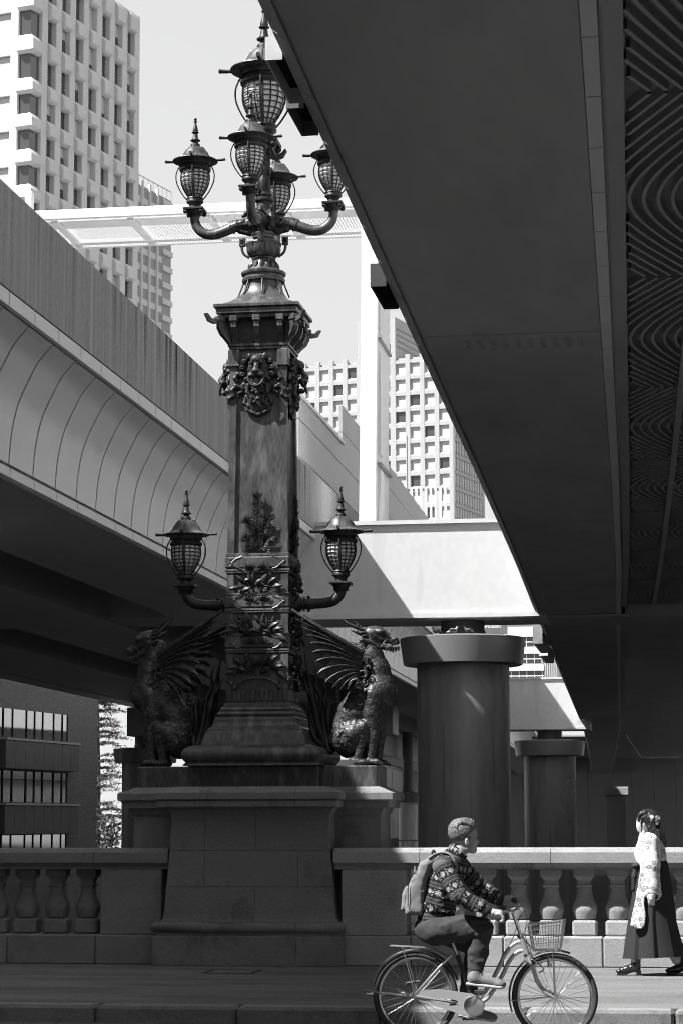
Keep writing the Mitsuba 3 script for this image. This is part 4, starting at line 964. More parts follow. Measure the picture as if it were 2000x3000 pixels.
LP['cage'] = (stripes(16, (-.165, -.205, -.245, -.285, -.325, -.365, -.4), gp), 'dark_bronze', 50)
LP['foot'] = (lathe([(.07, -.425), (.092, -.432), (.098, -.445), (.088, -.455), (.095, -.47), (.095, -.485), (.075, -.50), (.062, -.52), (.065, -.545), (.08, -.555)], 28), 'dark_bronze', 30)
LP['strap'] = (cat_([moved(tube(spline([[.165, 0, -.05], [.198, 0, -.10], [.216, 0, -.165], [.208, 0, -.25], [.17, 0, -.34], [.125, 0, -.41], [.092, 0, -.45]], 26), .0075, 6), rz=k * PI / 2 + .05) for k in range(4)]), 'dark_bronze', 50)
LP['tray'] = (cat_([cbox(-.115, .115, -.115, .115, -.585, -.555, .008), lathe([(.055, -.655), (.058, -.64), (.075, -.63), (.09, -.605), (.095, -.585)], 28)]), 'dark_bronze', 30)
LP['ear'] = (cat_([moved(moved(trimesh.creation.icosphere(1, 1.0), scale=(.03, .022, .026)), (.125 * math.cos(t), .125 * math.sin(t), -.60)) for t in np.arange(4) * PI / 2 + PI / 4]), 'dark_bronze', True)
plain('lamp_glass', .6, .35, spec=.6)
lfirst = {}
def lantern(loc, s, rz):
    L = num(LM + '__lantern')
    tw = T().translate([float(q) for q in loc]).scale(s).rotate([0, 0, 1], math.degrees(rz))
    for nm, (m, mat, sm) in LP.items():
        if nm == 'ear' and loc[2] < 6: continue
        if nm not in lfirst: lfirst[nm] = put(nm, m, mat, L, smooth=sm); scene[lfirst[nm]]['to_world'] = tw
        else: again(nm, lfirst[nm], L, tw)
for k in range(4): lantern((MX + .78 * math.cos(k * PI / 2), MY + .78 * math.sin(k * PI / 2), 8.80), 1.0, k * PI / 2)
lantern((MX, MY, 9.82), 1.5, 0)
for s in (-1, 1):
    lantern((MX + s * .855, MY, 4.585), 1.0, 0)
    pth = spline([[s * .30, 0, 3.80], [s * .5, 0, 3.80], [s * .66, 0, 3.805], [s * .77, 0, 3.83], [s * .835, 0, 3.89], [s * .855, 0, 3.95]], 30)
    M('lower_arm', tube(pth, .057, 14), 'dark_bronze', smooth=60)
    M('arm_ring', cat_([tube([[s * x, 0, 3.80], [s * (x + .018), 0, 3.80]], [.082, .078], 16) for x in (.40, .44)] + [moved(trimesh.creation.icosphere(1, .02), (s * .5, 0, 3.80 + q * .07)) for q in (-1, 1)] + [tube([[s * .5, 0, 3.80], [s * .56, 0, 3.80]], [.064, .06], 14)]), 'dark_bronze', smooth=40)
    M('arm_boss', moved(trimesh.creation.icosphere(2, 1), (s * .33, 0, 3.80), scale=(.09, .13, .15)), 'dark_bronze', smooth=True)
    M('arm_cup', moved(lathe([(.055, 3.93), (.082, 3.937), (.085, 3.95), (.06, 3.957), (.06, 3.965)], 20), (s * .855, 0, 0)), 'dark_bronze', smooth=30)

# ------------------------------------------------------------------ the two winged dragon statues beside the pillar
def dragon(side):
    """side +1: the right one; -1: the left one, head lower. Local x runs away from the pillar, z up from the slab."""
    q = lambda x, z, y=0.0: ((x + 50) / 1287, y, (2130 - z) / 1287)
    low = side < 0
    F = Field((.25, -.36, -.01), (1.16, .36, 1.62), .0085)
    F.chain([q(700, 1620), q(800, 1420), q(960, 1240), q(1120, 1120)], [.17, .18, .195, .185], .05)
    F.ell(q(1190, 1110), (.155, .17, .185), .05); F.ell(q(700, 1760), (.15, .17, .2), .05)
    for y, dx in ((-.13, 0), (.13, 40)):
        F.ell(q(770 + dx, 1740, y * 1.15), (.205, .085, .155), .03, rot=rot_y(-.55)); F.cone(q(800, 1690, y * 1.3), q(955 + dx, 1590, y * 1.25), .09, .06, .04)
        F.cone(q(955 + dx, 1600, y * 1.25), q(880 + dx, 2040, y * 1.25), .06, .045, .03); F.ell(q(930 + dx, 2085, y * 1.25), (.10, .055, .04), .02)
        F.chain([q(1090 + dx, 1160, y * .9), q(1060 + dx, 1400, y), q(1085 + dx, 1720, y), q(1050 + dx, 2010, y)], [.12, .09, .060, .052], .03)
        F.ell(q(1050 + dx, 2065, y), (.055, .05, .05), .02)
        for t in (-.035, 0, .035): F.chain([q(1070 + dx, 2070, y + t), q(1140 + dx, 2075, y + t * 1.3), q(1215 + dx, 2112, y + t * 1.5)], [.026, .027, .014], .008)
        F.cone(q(1000 + dx, 2080, y), q(955 + dx, 2110, y), .022, .01, .01)
        for k in range(3): F.cone(q(660 + dx + 90 * k, 1600 - 28 * k, y * 1.35), q(655 + dx + 80 * k, 1540 - 30 * k, y * 1.35), .03, .004, .012)
        F.chain([q(600 + dx, 1700, y * 1.5), q(700 + dx, 1620, y * 1.65), q(850 + dx, 1585, y * 1.6), q(940 + dx, 1590, y * 1.5)], .016, .012)
        for k in range(16):                            # fur locks on the haunch
            a = 2.2 + k * .17; c = (770 + dx + 150 * math.cos(a) * (.5 + .5 * (k % 2)), 1740 + 120 * math.sin(-a) * -.8)
            F.cone(q(c[0], c[1], y * 1.72), q(c[0] - 30, c[1] + 70, y * 1.62), .016, .004, .006)
        F.chain([q(1060 + dx, 1330, y * 1.35), q(1050 + dx, 1410, y * 1.4), q(1065 + dx, 1520, y * 1.3)], [.035, .03, .008], .015)
    F.chain([q(1150, 1030), q(1115, 800), q(1050, 610), q(1015, 470)], [.165, .132, .11, .095], .04)
    for k in range(15):                                # throat scutes
        t = k / 14; c = spline([q(1300, 1020), q(1285, 880), q(1215, 720), q(1150, 590), q(1130, 530)], 29)[int(t * 27)]
        w = .075 - .03 * t; F.cone((c[0] - .03, -w, c[2]), (c[0] - .03, w, c[2]), .026 - .007 * t, k=.006)
    for k in range(9): F.cone(q(560 - 0 * k, 1560 - 62 * k), q(520 + 4 * k, 1540 - 66 * k), .03, .006, .012)
    hd = Field((.55, -.2, .95), (1.22, .2, 1.66), .007) if True else F
    for G in (hd,):
        G.chain([q(1040, 560), q(1015, 430)], [.10, .075], .03)
        G.ell(q(1040, 320), (.095, .078, .075), .03); G.ell(q(1110, 290), (.075, .07, .05), .025); G.cone(q(1090, 360), q(1300, 420), .066, .045, .03)
        G.ell(q(1320, 405), (.045, .05, .036), .015); G.ell(q(1360, 430), (.03, .04, .022), .012); G.cone(q(1070, 440), q(1290, 505), .05, .03, .02)
        G.slab(q(1290, 470), (.09, .1, .010), .004, rd=.004, cut=True, rot=rot_y(.22))
        for s in (-1, 1):
            G.ell(q(1165, 300, s * .06), (.045, .022, .03), .01); G.ell(q(1150, 345, s * .062), (.022, .018, .018), .004, cut=True); G.ell(q(1150, 345, s * .056), (.014, .014, .014), .003)
            G.cone(q(960, 335, s * .065), q(800, 290, s * .11), .032, .006, .012); G.ell(q(930, 330, s * .085), (.05, .012, .012), .005, cut=True)
            for k in range(5): G.cone(q(1190 + 10 * k, 290 - 4 * k + 12 * k, s * .055), q(1215 + 14 * k, 270 + 14 * k, s * .075), .012, .004, .005)
            for k in range(5): G.cone(q(1240 + 34 * k, 500, s * .03), q(1235 + 38 * k, 575 - 12 * abs(k - 2), s * .035), .015, .003, .006)
            for k in range(4): G.cone(q(1290 + 24 * k, 440, s * .035), q(1296 + 26 * k, 475, s * .038), .010, .003, .004)
            G.cone(q(1340, 395, s * .03), q(1365, 388, s * .035), .014, .01, .005)
            G.chain([q(1000, 420, s * .085), q(930, 410, s * .1), q(880, 400, s * .1)], [.02, .018, .004], .008)
        for k in range(6): G.cone(q(935 - 6 * k, 400 + 40 * k), q(880 - 14 * k, 385 + 42 * k), .022, .004, .01)
    body = F.mesh(.0055, 58, 4); head = hd.mesh(.004, 45, 6); hp = np.array(q(1000, 430)); head = trimesh.Trimesh((np.array(head.vertices) - hp) * 1.08 + hp, head.faces, process=False)
    if low:                                            # the left one bows its head
        c = np.array(q(1050, 520)); a = .30; v = np.array(head.vertices) - c
        v[:, [0, 2]] = v[:, [0, 2]] @ np.array([[math.cos(a), -math.sin(a)], [math.sin(a), math.cos(a)]])
        head = trimesh.Trimesh(v + c + [.03, 0, -.005], head.faces, process=False)
    D = thing('dragon_statue', 'right bronze winged dragon sitting upright, half in sun, facing right' if side > 0 else 'left bronze winged dragon in deep shadow with bowed head, facing left', 'statue')
    org = (MX + side * .335, MY, 2.052)
    def D_(nm, m, mat='dark_bronze', smooth=True, par=None):
        m = as_tm(m); m = moved(m, scale=(-1, 1, 1)) if side < 0 else m
        return put(nm, moved(m, org), mat, par or D, smooth)
    D_('body', body, 'statue_bronze'); H = D_('head', head, 'statue_bronze')
    def tl(pts, r0, r1, n=20, seg=7, flat=None):
        p = spline(pts, n); return tube(p, np.linspace(r0, r1, len(p)), seg, flat=flat)
    if low:
        R_ = lambda P_: [tuple(np.array([(np.array(p) - c)[0] * math.cos(a) + (np.array(p) - c)[2] * math.sin(a), p[1], -(np.array(p) - c)[0] * math.sin(a) + (np.array(p) - c)[2] * math.cos(a)]) * [1, 1, 1] + c * [1, 0, 1] + [.03, 0, -.005]) for p in P_]
    else: R_ = lambda P_: P_
    for s in (-1, 1):
        D_('antler', cat_([tl(R_([q(985, 290, s * .04), q(890, 245, s * .065), q(760, 190, s * .09), q(690, 140, s * .1), q(650, 105, s * .1)]), .026, .005), tl(R_([q(890, 245, s * .065), q(865, 200, s * .08), q(845, 165, s * .085), q(815, 142, s * .09)]), .018, .005)]), 'statue_bronze', par=H)
        D_('whisker', tl(R_([q(1285, 415, s * .05), q(1240, 425, s * .08), q(1185, 510, s * .1), q(1110, 470, s * .1), q(1060, 425, s * .1), q(960, 440, s * .11), q(880, 465, s * .12), q(770, 435, s * .13)]), .009, .004, 36), 'statue_bronze', par=H)
    # wings
    tips = [(0, 0), (60, 130), (150, 250), (215, 350), (265, 455), (285, 585), (322, 718), (342, 887), (446, 1006), (546, 1076), (652, 1106), (756, 1096)]
    n = len(tips)
    for s in (-1, 1):
        NT, NS = 15, 7; ribs = []
        for i, (tx_, tz_) in enumerate(tips):
            f = i / (n - 1); sx, sz = 955 - 60 * f, 600 + 320 * f
            mx, mz = (sx * .45 + tx_ * .55), (sz * .45 + tz_ * .55) - (150 * math.sin(PI * f) + 30 * f)
            if i == 0: mx, mz = 470, 318
            t = np.linspace(0, 1, NT)[:, None]; A, B, C = np.array([[sx, sz], [mx, mz], [tx_, tz_]])
            p = (1 - t) ** 2 * A + 2 * t * (1 - t) * B + t * t * C
            y = -.165 - .06 * np.sin(PI * t[:, 0]) - (.20 - .10 * f) * t[:, 0]
            ribs.append(np.array([q(a_[0], a_[1], 0) for a_ in p]) + np.stack([y * 0, y, y * 0], 1))
        V, Fc = [], []
        for i in range(n - 1):
            b0 = len(V)
            for ti in range(NT):
                for si in range(NS):
                    u = si / (NS - 1); back = (ti / (NT - 1)) * (1 - .16 * math.sin(PI * u)); k = back * (NT - 1); k0 = min(int(k), NT - 2); w = k - k0
                    pa = ribs[i][k0] * (1 - w) + ribs[i][k0 + 1] * w; pb = ribs[i + 1][k0] * (1 - w) + ribs[i + 1][k0 + 1] * w
                    p = pa * (1 - u) + pb * u; p = p + [0, .045 * math.sin(PI * u) * math.sin(min(1, ti / (NT - 1) * 1.3) * PI / 2) * (.4 + .6 * u), 0]; V.append(p)
            for ti in range(NT - 1):
                for si in range(NS - 1):
                    a_ = b0 + ti * NS + si; Fc += [[a_, a_ + 1, a_ + NS + 1], [a_, a_ + NS + 1, a_ + NS]]
        V = np.array(V); Fc = np.array(Fc); V2 = V + [0, .012, 0]
        mem = trimesh.Trimesh(np.vstack([V, V2]), np.vstack([Fc, Fc[:, ::-1] + len(V)]), process=False)
        flip = lambda m: moved(m, scale=(1, -1, 1)) if s > 0 else m
        W = D_('wing', flip(mem), 'statue_bronze', smooth=60)
        for i in range(n):
            r0 = .034 if i == 0 else .011
            D_('wing_rib', flip(tube(ribs[i] + [0, -.004, 0], np.linspace(r0, .016 if i == 0 else .005, NT), 7)), 'statue_bronze', par=W)
        D_('wing_curl', flip(cat_([tl([q(760, 1100, -.27), q(800, 1000, -.28), q(870, 960, -.27), q(905, 1000, -.26)], .014, .02), tl([q(985, 1045, -.22), q(930, 1090, -.25), q(872, 1065, -.26), q(870, 1020, -.26), q(905, 1010, -.26)], .008, .02)])), 'statue_bronze', par=W)
    # mane curls and tail of flames
    rc = np.random.default_rng(9); cu = []
    for s in (-1, 1):
        for (cx, cz, R0, yy) in ((985, 720, 70, .15), (1030, 800, 55, .16), (960, 900, 75, .18), (1060, 960, 50, .17), (900, 1270, 85, .2), (980, 1010, 45, .19), (1090, 990, 32, .17)):
            th = np.linspace(0, 5.0, 22) + rc.uniform(0, 6); rr = R0 * (1 - th * 0 - np.linspace(0, .8, 22))
            cu.append(tube([q(cx + r_ * math.cos(t), cz + r_ * math.sin(t), s * yy) for r_, t in zip(rr, th)], np.linspace(.008, .02, 22), 7))
    D_('mane', cat_(cu), 'statue_bronze')
    tf = []
    for pts, r0 in (([(480, 1960), (330, 1700), (250, 1300), (180, 1000), (140, 800), (100, 560)], .07), ([(460, 1950), (380, 1600), (330, 1200), (250, 1000), (260, 860), (215, 700)], .06), ([(450, 1930), (300, 1560), (200, 1250), (170, 1100), (120, 1000), (110, 900)], .06),
                    ([(470, 1900), (420, 1500), (380, 1250), (420, 1100), (360, 980)], .05), ([(470, 1850), (440, 1500), (455, 1300), (420, 1180), (430, 1060)], .045), ([(430, 1900), (260, 1750), (170, 1500), (150, 1350), (90, 1260)], .05), ([(480, 1850), (500, 1600), (490, 1400), (520, 1250)], .04)):
        p = spline([q(a_, b_, rc.uniform(-.06, .06)) for a_, b_ in pts], 30); tf.append(tube(p, r0 * np.linspace(1, 0, len(p)) ** .8 + .003, 8, flat=.8))
    D_('tail', cat_(tf), 'dark_bronze')
    return D
def statue_c(p, n, uv):
    f = fbm(p.x * 34, p.y * 34, p.z * 34, 3)
    return c3(dr.maximum(0.026 + 0.042 * smoothstep(.45, .75, f), .012))
proc('statue_bronze', statue_c, .45, metal=.25, spec=.5)
dragon(1); dragon(-1)

# ------------------------------------------------------------------ bicycle (drawing units: 913 to the metre, from the rear hub)
BO = np.array([-1.997, 17.0, .192])
def A(x, z, y=0.0): return ((x - 315) / 913, y, (640 - z) / 913)
plain('bike_silver', .42, .3, metal=.55); plain('chrome', .6, .2, metal=1.0); plain('rubber', .025, .7); plain('bike_black', .03, .45); plain('case_silver', .38, .35, metal=.4)
BK = thing('bicycle', 'silver step-through city bicycle with front wire basket, ridden to the right', 'bicycle')
def B_(nm, m, mat, par=None, smooth=50): return put(nm, moved(m, BO), mat, par or BK, smooth)
def ring(c, R, r, seg=72, t=10, flat=None):
    a = np.linspace(0, 2 * PI, seg + 1); return tube([[c[0] + R * math.cos(x), c[1], c[2] + R * math.sin(x)] for x in a], r, t, caps=False, flat=flat)
WR = .316
for c in (np.array(A(315, 640)), np.array(A(1253, 640))):
    W = num(BK + '__wheel')
    def w_(nm, m, mat, sm=50): scene[num(f'{W}__{nm}')] = mikit.ply(moved(m, BO), mat, smooth=sm)
    w_('tyre', ring(c, WR - .019, .0195), 'rubber'); w_('rim', ring(c, WR - .046, .0125, t=8), 'chrome')
    w_('hub', tube([c + [0, -.045, 0], c + [0, -.03, 0], c + [0, .03, 0], c + [0, .045, 0]], [.022, .017, .017, .022], 12), 'chrome')
    sp = []
    for k in range(32):
        a = 2 * PI * k / 32; s = 1 if k % 2 else -1; b = a + (.75 if (k // 2) % 2 else -.75)
        sp.append(tube([c + [.02 * math.cos(b), s * .032, .02 * math.sin(b)], c + [(WR - .05) * math.cos(a), 0, (WR - .05) * math.sin(a)]], .0016, 4))
    w_('spokes', cat_(sp), 'chrome')
def arc(c, R, a0, a1, n=28): return [[c[0] + R * math.cos(t), 0, c[2] + R * math.sin(t)] for t in np.radians(np.linspace(a0, a1, n))]
def fender(c, a0, a1):
    n = 30; P_ = np.array(arc(c, WR + .014, a0, a1, n)); cs = np.linspace(-1, 1, 7); v = []
    for p in P_:
        d = (p - c) / np.linalg.norm(p - c)
        for s in cs: v.append(p + np.array([0, s * .027, 0]) + d * (.012 * (1 - s * s)))
    f = []
    for i in range(n - 1):
        for j_ in range(6): a = i * 7 + j_; f += [[a, a + 1, a + 8], [a, a + 8, a + 7]]
    v = np.array(v); v2 = v - np.repeat((P_ - c) / np.linalg.norm(P_ - c, axis=1, keepdims=True), 7, 0) * .003
    f = np.array(f); return trimesh.Trimesh(np.vstack([v, v2]), np.vstack([f, f[:, ::-1] + len(v)]), process=False)
hr, hf = np.array(A(315, 640)), np.array(A(1253, 640))
B_('rear_mudguard', fender(hr, 20, 165), 'chrome'); B_('front_mudguard', fender(hf, 70, 200), 'chrome')
B_('mudguard_stay', cat_([tube([hr + [0, s * .05, 0], hr + [-.30, s * .03, .08]], .003, 5) for s in (-1, 1)] + [tube([hr + [0, s * .05, 0], hr + [-.33, s * .03, .02]], .003, 5) for s in (-1, 1)] + [tube([hf + [0, s * .05, 0], hf + [-.335, s * .03, -.03]], .003, 5) for s in (-1, 1)]), 'chrome')
B_('main_tube', tube(spline([A(1042, 275), A(985, 295), A(925, 360), A(880, 450), A(820, 560), A(760, 640), A(712, 700)], 40), .0155, 12), 'bike_silver')
B_('main_tube', tube(spline([A(1062, 335), A(1005, 350), A(950, 410), A(905, 500), A(850, 590), A(800, 655), A(760, 680), A(712, 702)], 40), .0155, 12), 'bike_silver')
B_('seat_tube', tube([A(712, 700), A(655, 530), A(600, 370)], .0165, 12), 'bike_black')
B_('seat_post', tube([A(604, 380), A(565, 285), A(555, 262)], .0125, 10), 'chrome')
B_('head_tube', tube([A(1030, 240), A(1075, 370)], .0215, 14), 'bike_silver')
B_('headset', cat_([tube([A(1024, 225), A(1032, 248)], .027, 14), tube([A(1070, 358), A(1080, 388)], .027, 14)]), 'chrome')
for s in (-1, 1):
    B_('fork_blade', tube(spline([A(1085, 392, s * .03), A(1115, 470, s * .045), A(1140, 545, s * .05), A(1185, 605, s * .052), A(1253, 640, s * .052)], 24), np.linspace(.0145, .009, 25)[:24] if False else .0125, 10), 'bike_silver')
    B_('seat_stay', tube([A(560, 372, s * .02), A(470, 460, s * .05), A(315, 630, s * .062)], .0085, 8), 'chrome')
    B_('chain_stay', tube([A(700, 700, s * .03), A(520, 672, s * .055), A(315, 640, s * .062)], .0095, 8), 'bike_silver')
B_('fork_crown', tube([A(1075, 375), A(1090, 405)], .034, 12, flat=1.0), 'bike_silver')
B_('stem', tube(spline([A(1030, 240), A(1005, 165), A(985, 105), A(975, 85)], 12), .0125, 10), 'chrome')
B_('handlebar', tube(spline([A(875, 85, -.27), A(930, 70, -.235), A(985, 70, -.12), A(995, 72, 0), A(1003, 45, .12), A(985, 18, .225), A(932, 26, .285)], 40), .0115, 10), 'chrome')
B_('grip', tube([A(858, 89, -.278), A(925, 71, -.24)], .0165, 10), 'bike_black'); B_('grip', tube([A(918, 28, .30), A(985, 19, .225)], .0165, 10), 'bike_black')
B_('brake_lever', tube(spline([A(950, 72, -.22), A(915, 98, -.245), A(888, 130, -.26), A(878, 160, -.262)], 12), .0075, 6), 'chrome'); B_('brake_lever', tube(spline([A(1000, 30, .2), A(1010, 55, .24), A(1000, 80, .27)], 10), .0065, 6), 'chrome')
B_('bell', moved(trimesh.creation.icosphere(2, .022), A(975, 8, .20)), 'bike_black', smooth=True)
B_('brake_cable', cat_([tube(spline([A(940, 70, -.22), A(1010, 40, -.16), A(1060, 60, -.06), A(1075, 140, -.03), A(1060, 230, -.03), A(1095, 330, -.03), A(1110, 400, -.02)], 36), .0032, 5), tube(spline([A(945, 68, .22), A(1000, 48, .1), A(1030, 90, .03), A(1010, 150, .03), A(985, 230, .025), A(930, 360, .02)], 30), .0032, 5)]), 'bike_black')
# basket
def wire(p, r=.0022): return tube(p, r, 5)
bt = [A(1088, 165, -.17), A(1325, 135, -.17), A(1325, 135, .17), A(1088, 165, .17)]; bb = [A(1118, 335, -.13), A(1298, 322, -.13), A(1298, 322, .13), A(1118, 335, .13)]
bt, bb = np.array(bt), np.array(bb); ws = []
for i in range(4):
    a0, a1, b0, b1 = bt[i], bt[(i + 1) % 4], bb[i], bb[(i + 1) % 4]
    for t in np.linspace(0, 1, 13 if i % 2 == 0 else 15)[:-1]: ws.append(wire([a0 * (1 - t) + a1 * t, b0 * (1 - t) + b1 * t]))
    for h in (.2, .4, .6, .8): ws.append(wire([a0 * (1 - h) + b0 * h, a1 * (1 - h) + b1 * h]))
for t in np.linspace(0, 1, 11): ws.append(wire([bb[0] * (1 - t) + bb[1] * t, bb[3] * (1 - t) + bb[2] * t]))
for t in np.linspace(0, 1, 9): ws.append(wire([bb[0] * (1 - t) + bb[3] * t, bb[1] * (1 - t) + bb[2] * t]))
BS = B_('basket', cat_(ws), 'chrome')
B_('rim', tube(np.vstack([bt, bt[:1]]), .0055, 8), 'chrome', BS); B_('lower_rim', tube(np.vstack([bb, bb[:1]]), .004, 8), 'chrome', BS)
B_('basket_stay', cat_([tube([A(1245, 345, s * .04), A(1253, 640, s * .06)], .0035, 6) for s in (-1, 1)] + [tube([A(1040, 250), A(1112, 330)], .006, 6)]), 'chrome')
B_('brake_caliper', cat_([tube(spline([A(1110, 395, -.03), A(1150, 425, -.035), A(1185, 460, -.03), A(1150, 480, -.02)], 10), .006, 6), cbox(*[c for pr in zip(A(1200, 430, -.02), A(1228, 370, .02)) for c in pr], .004) if False else tube([A(1215, 375), A(1222, 440)], .016, 8)]), 'chrome')
# rack, chain case, cranks
B_('rear_rack', cat_([tube([A(145, 310, y), A(430, 322, y)], .0042, 6) for y in (-.06, -.02, .02, .06)] + [tube([A(x, 312 + (x - 145) * .04, -.06), A(x, 312 + (x - 145) * .04, .06)], .004, 6) for x in (150, 220, 300, 380, 428)] + [tube([A(430, 322, s * .05), A(525, 385, s * .03)], .005, 6) for s in (-1, 1)] + [tube([A(235, 318, s * .06), A(315, 630, s * .07)], .005, 6) for s in (-1, 1)]), 'chrome')
cc = Polygon([A(340, 612)[::2], A(480, 600)[::2], A(700, 628)[::2], A(760, 650)[::2], A(782, 700)[::2], A(765, 750)[::2], A(715, 772)[::2], A(640, 758)[::2], A(500, 712)[::2], A(345, 668)[::2], A(322, 640)[::2]]).buffer(.006).difference(Polygon([A(380, 650)[::2], A(560, 662)[::2], A(600, 672)[::2], A(606, 690)[::2], A(560, 700)[::2], A(470, 680)[::2], A(385, 664)[::2]]).buffer(.004))
B_('chain_case', prism(cc, -.062, -.042, 'y'), 'case_silver', smooth=False)
B_('chainring_cover', cat_([moved(moved(lathe([(.073, 0), (.073, .006), (.066, .01), (.03, .012), (.0, .012)], 40), rx=PI / 2), np.array(A(714, 700)) + [0, -.062, 0])]), 'chrome', smooth=30)
B_('chain_line', tube([A(330, 652, -.066), A(600, 682, -.066)], .005, 6), 'bike_black')
B_('crank', cat_([tube([A(712, 700, -.085), A(755, 612, -.10)], [.011, .009], 8), tube([A(712, 700, .085), A(665, 790, .10)], [.011, .009], 8), tube([A(712, 700, -.095), A(712, 700, .095)], .013, 10)]), 'chrome')
for (x, z, y) in ((770, 600, -.16), (660, 800, .16)): B_('pedal', moved(cbox(-.045, .045, -.045, .045, -.012, .012, .004), A(x, z, y)), 'bike_black', smooth=False)
B_('kickstand', cat_([tube([A(318, 655, -.075), A(150, 630, -.085), A(-30, 600, -.09)], .006, 6), tube([A(318, 650, .075), A(150, 645, .085), A(-30, 640, .09)], .006, 6)]), 'chrome')
sf = Field((.0, -.14, .28), (.38, .14, .52), .007); sf.ell(A(450, 262), (.10, .085, .035), .03); sf.cone(A(490, 258), A(610, 250), .05, .024, .03)
B_('saddle', sf.mesh(), 'bike_black', smooth=True)
B_('lock', tube([A(255, 560, -.03), A(345, 545, -.03)], .012, 8), 'bike_black')

# ------------------------------------------------------------------ the rider (drawing units: 1514 to the metre)
def Q(x, z, y=0.0): return ((1150 + x / 3.824 - 1216.6) / 396, y, (2917.5 - 2360 - z / 3.824) / 396)
plain('skin', .30, .5); plain('hair_light', .11, .55, spec=.4); plain('trouser_cloth', .04, .85, spec=.2); plain('shoe_cloth', .13, .7); plain('shoe_rubber', .34, .6); plain('sock', .04, .8)
def extr(F, poly, yc, th, k=.01, rd=.02):
    """Blend in a cushion: the polygon (x, z) with half thickness th about y = yc(x, z)."""
    p = np.array(poly, float); lo, hi = p.min(0), p.max(0); m = .08
    sl, g = F._sub(np.array([lo[0] - m, yc[0] - th - m, lo[1] - m]) if isinstance(yc, tuple) else np.array([lo[0] - m, yc - th - m, lo[1] - m]), np.array([hi[0] + m, (yc[1] if isinstance(yc, tuple) else yc) + th + m, hi[1] + m]))
    X, Z = g[0][:, 0, 0], g[2][0, 0, :]; XX, ZZ = np.meshgrid(X, Z, indexing='ij'); d = np.full(XX.shape, 9.0); ins = np.zeros(XX.shape, bool)
    for a, b in zip(p, np.roll(p, -1, 0)):
        e = b - a; t = np.clip(((XX - a[0]) * e[0] + (ZZ - a[1]) * e[1]) / (e @ e), 0, 1); d = np.minimum(d, np.hypot(XX - a[0] - t * e[0], ZZ - a[1] - t * e[1]))
        with np.errstate(divide='ignore', invalid='ignore'): ins ^= ((a[1] > ZZ) != (b[1] > ZZ)) & (XX < (b[0] - a[0]) * (ZZ - a[1]) / (b[1] - a[1]) + a[0])
    d = np.where(ins, -d, d)[:, None, :] + rd
    yy = yc if not isinstance(yc, tuple) else (yc[0] + (yc[1] - yc[0]) * np.clip((ZZ - lo[1]) / (hi[1] - lo[1]), 0, 1))[:, None, :]
    q = np.abs(g[1] - yy) - th + rd
    q = np.broadcast_to(q, np.broadcast_shapes(q.shape, d.shape)); d = np.broadcast_to(d, q.shape)
    e = np.hypot(np.maximum(d, 0), np.maximum(q, 0)) + np.minimum(np.maximum(d, q), 0) - rd
    F._mix(sl, e.astype(np.float32), k)
def hand(F, wr, d, up, s, L=.18, grip=True):
    """A hand from the wrist wr along d; fingers curl down round a bar that lies across; s: side of the thumb."""
    wr, d, up = (np.array(v, float) for v in (wr, d, up)); d /= np.linalg.norm(d); sd = np.cross(up, d); sd /= np.linalg.norm(sd); up = np.cross(d, sd)
    pc = wr + d * .05; F.chain([wr, wr + d * .03, wr + d * .075], [.027, .033, .034], .012)
    for k, o in enumerate((-.030, -.010, .010, .029)):
        ln = (.9, 1.0, .96, .8)[k] if s > 0 else (.8, .96, 1.0, .9)[k]
        a = wr + d * .082 + sd * o * 1.05; b = a + (d * .75 - up * .6) * .036 * ln; c = b + (d * -.05 - up) * .028 * ln; e = c + (-d * .9 - up * .25) * .022 * ln
        F.chain([a - d * .02, a, b, c, e], [.0125, .0115, .0105, .0098, .0085], .004)
    t0 = wr + d * .03 + sd * s * .03; F.chain([t0, t0 + d * .03 + sd * s * .012 - up * .012, t0 + d * .055 - up * .032, t0 + d * .062 - up * .05], [.016, .0135, .0115, .0095], .006)
RD = thing('person', 'cyclist in dark snowflake-patterned fleece and grey trousers riding the city bicycle', 'person')
def R_put(nm, m, mat, par=None, smooth=True, color=None): return put(nm, moved(m, BO), mat, par or RD, smooth, color=color)
sh_n, el_n, wr_n = Q(610, 700, -.19), Q(790, 1010, -.27), Q(1120, 1205, -.255)
sh_f, el_f, wr_f = Q(720, 690, .18), Q(960, 950, .28), Q(1205, 1100, .262)
hip_n, kn_n, an_n = Q(520, 1400, -.10), Q(1030, 1370, -.115), A(728, 485, -.13)
hip_f, kn_f, an_f = Q(520, 1420, .10), Q(940, 1560, .12), A(640, 725, .13)
G = Field((-.15, -.42, -.2), (.95, .42, 1.45), .0085)
G.chain([Q(490, 1400), Q(510, 1150), Q(585, 850), Q(680, 680)], [.11, .105, .115, .10], .05); G.cone(Q(700, 640), Q(800, 480), .060, .052, .02)
for a, b, c in ((sh_n, el_n, wr_n), (sh_f, el_f, wr_f)): G.chain([Q(660, 680), a, b, c], [.08, .058, .042, .029], .03)
for a, b, c in ((hip_n, kn_n, an_n), (hip_f, kn_f, an_f)): G.chain([a, b], [.085, .055], .03); G.chain([b, (np.array(b) * .6 + np.array(c) * .4), c], [.055, .055, .035], .02)
hand(G, wr_n, np.array(Q(1225, 1215, -.25)) - np.array(wr_n), (0, 0, 1), 1); hand(G, wr_f, np.array(Q(1300, 1085, .262)) - np.array(wr_f), (0, 0, 1), -1)
hc = np.array(Q(815, 355)); hpiv = np.array(Q(800, 440)); HYAW = rot_z(.36)
def K(x, z, y=0.0): return tuple(HYAW @ (np.array(Q(x, z, y)) - hpiv) + hpiv)       # the head looks a little away
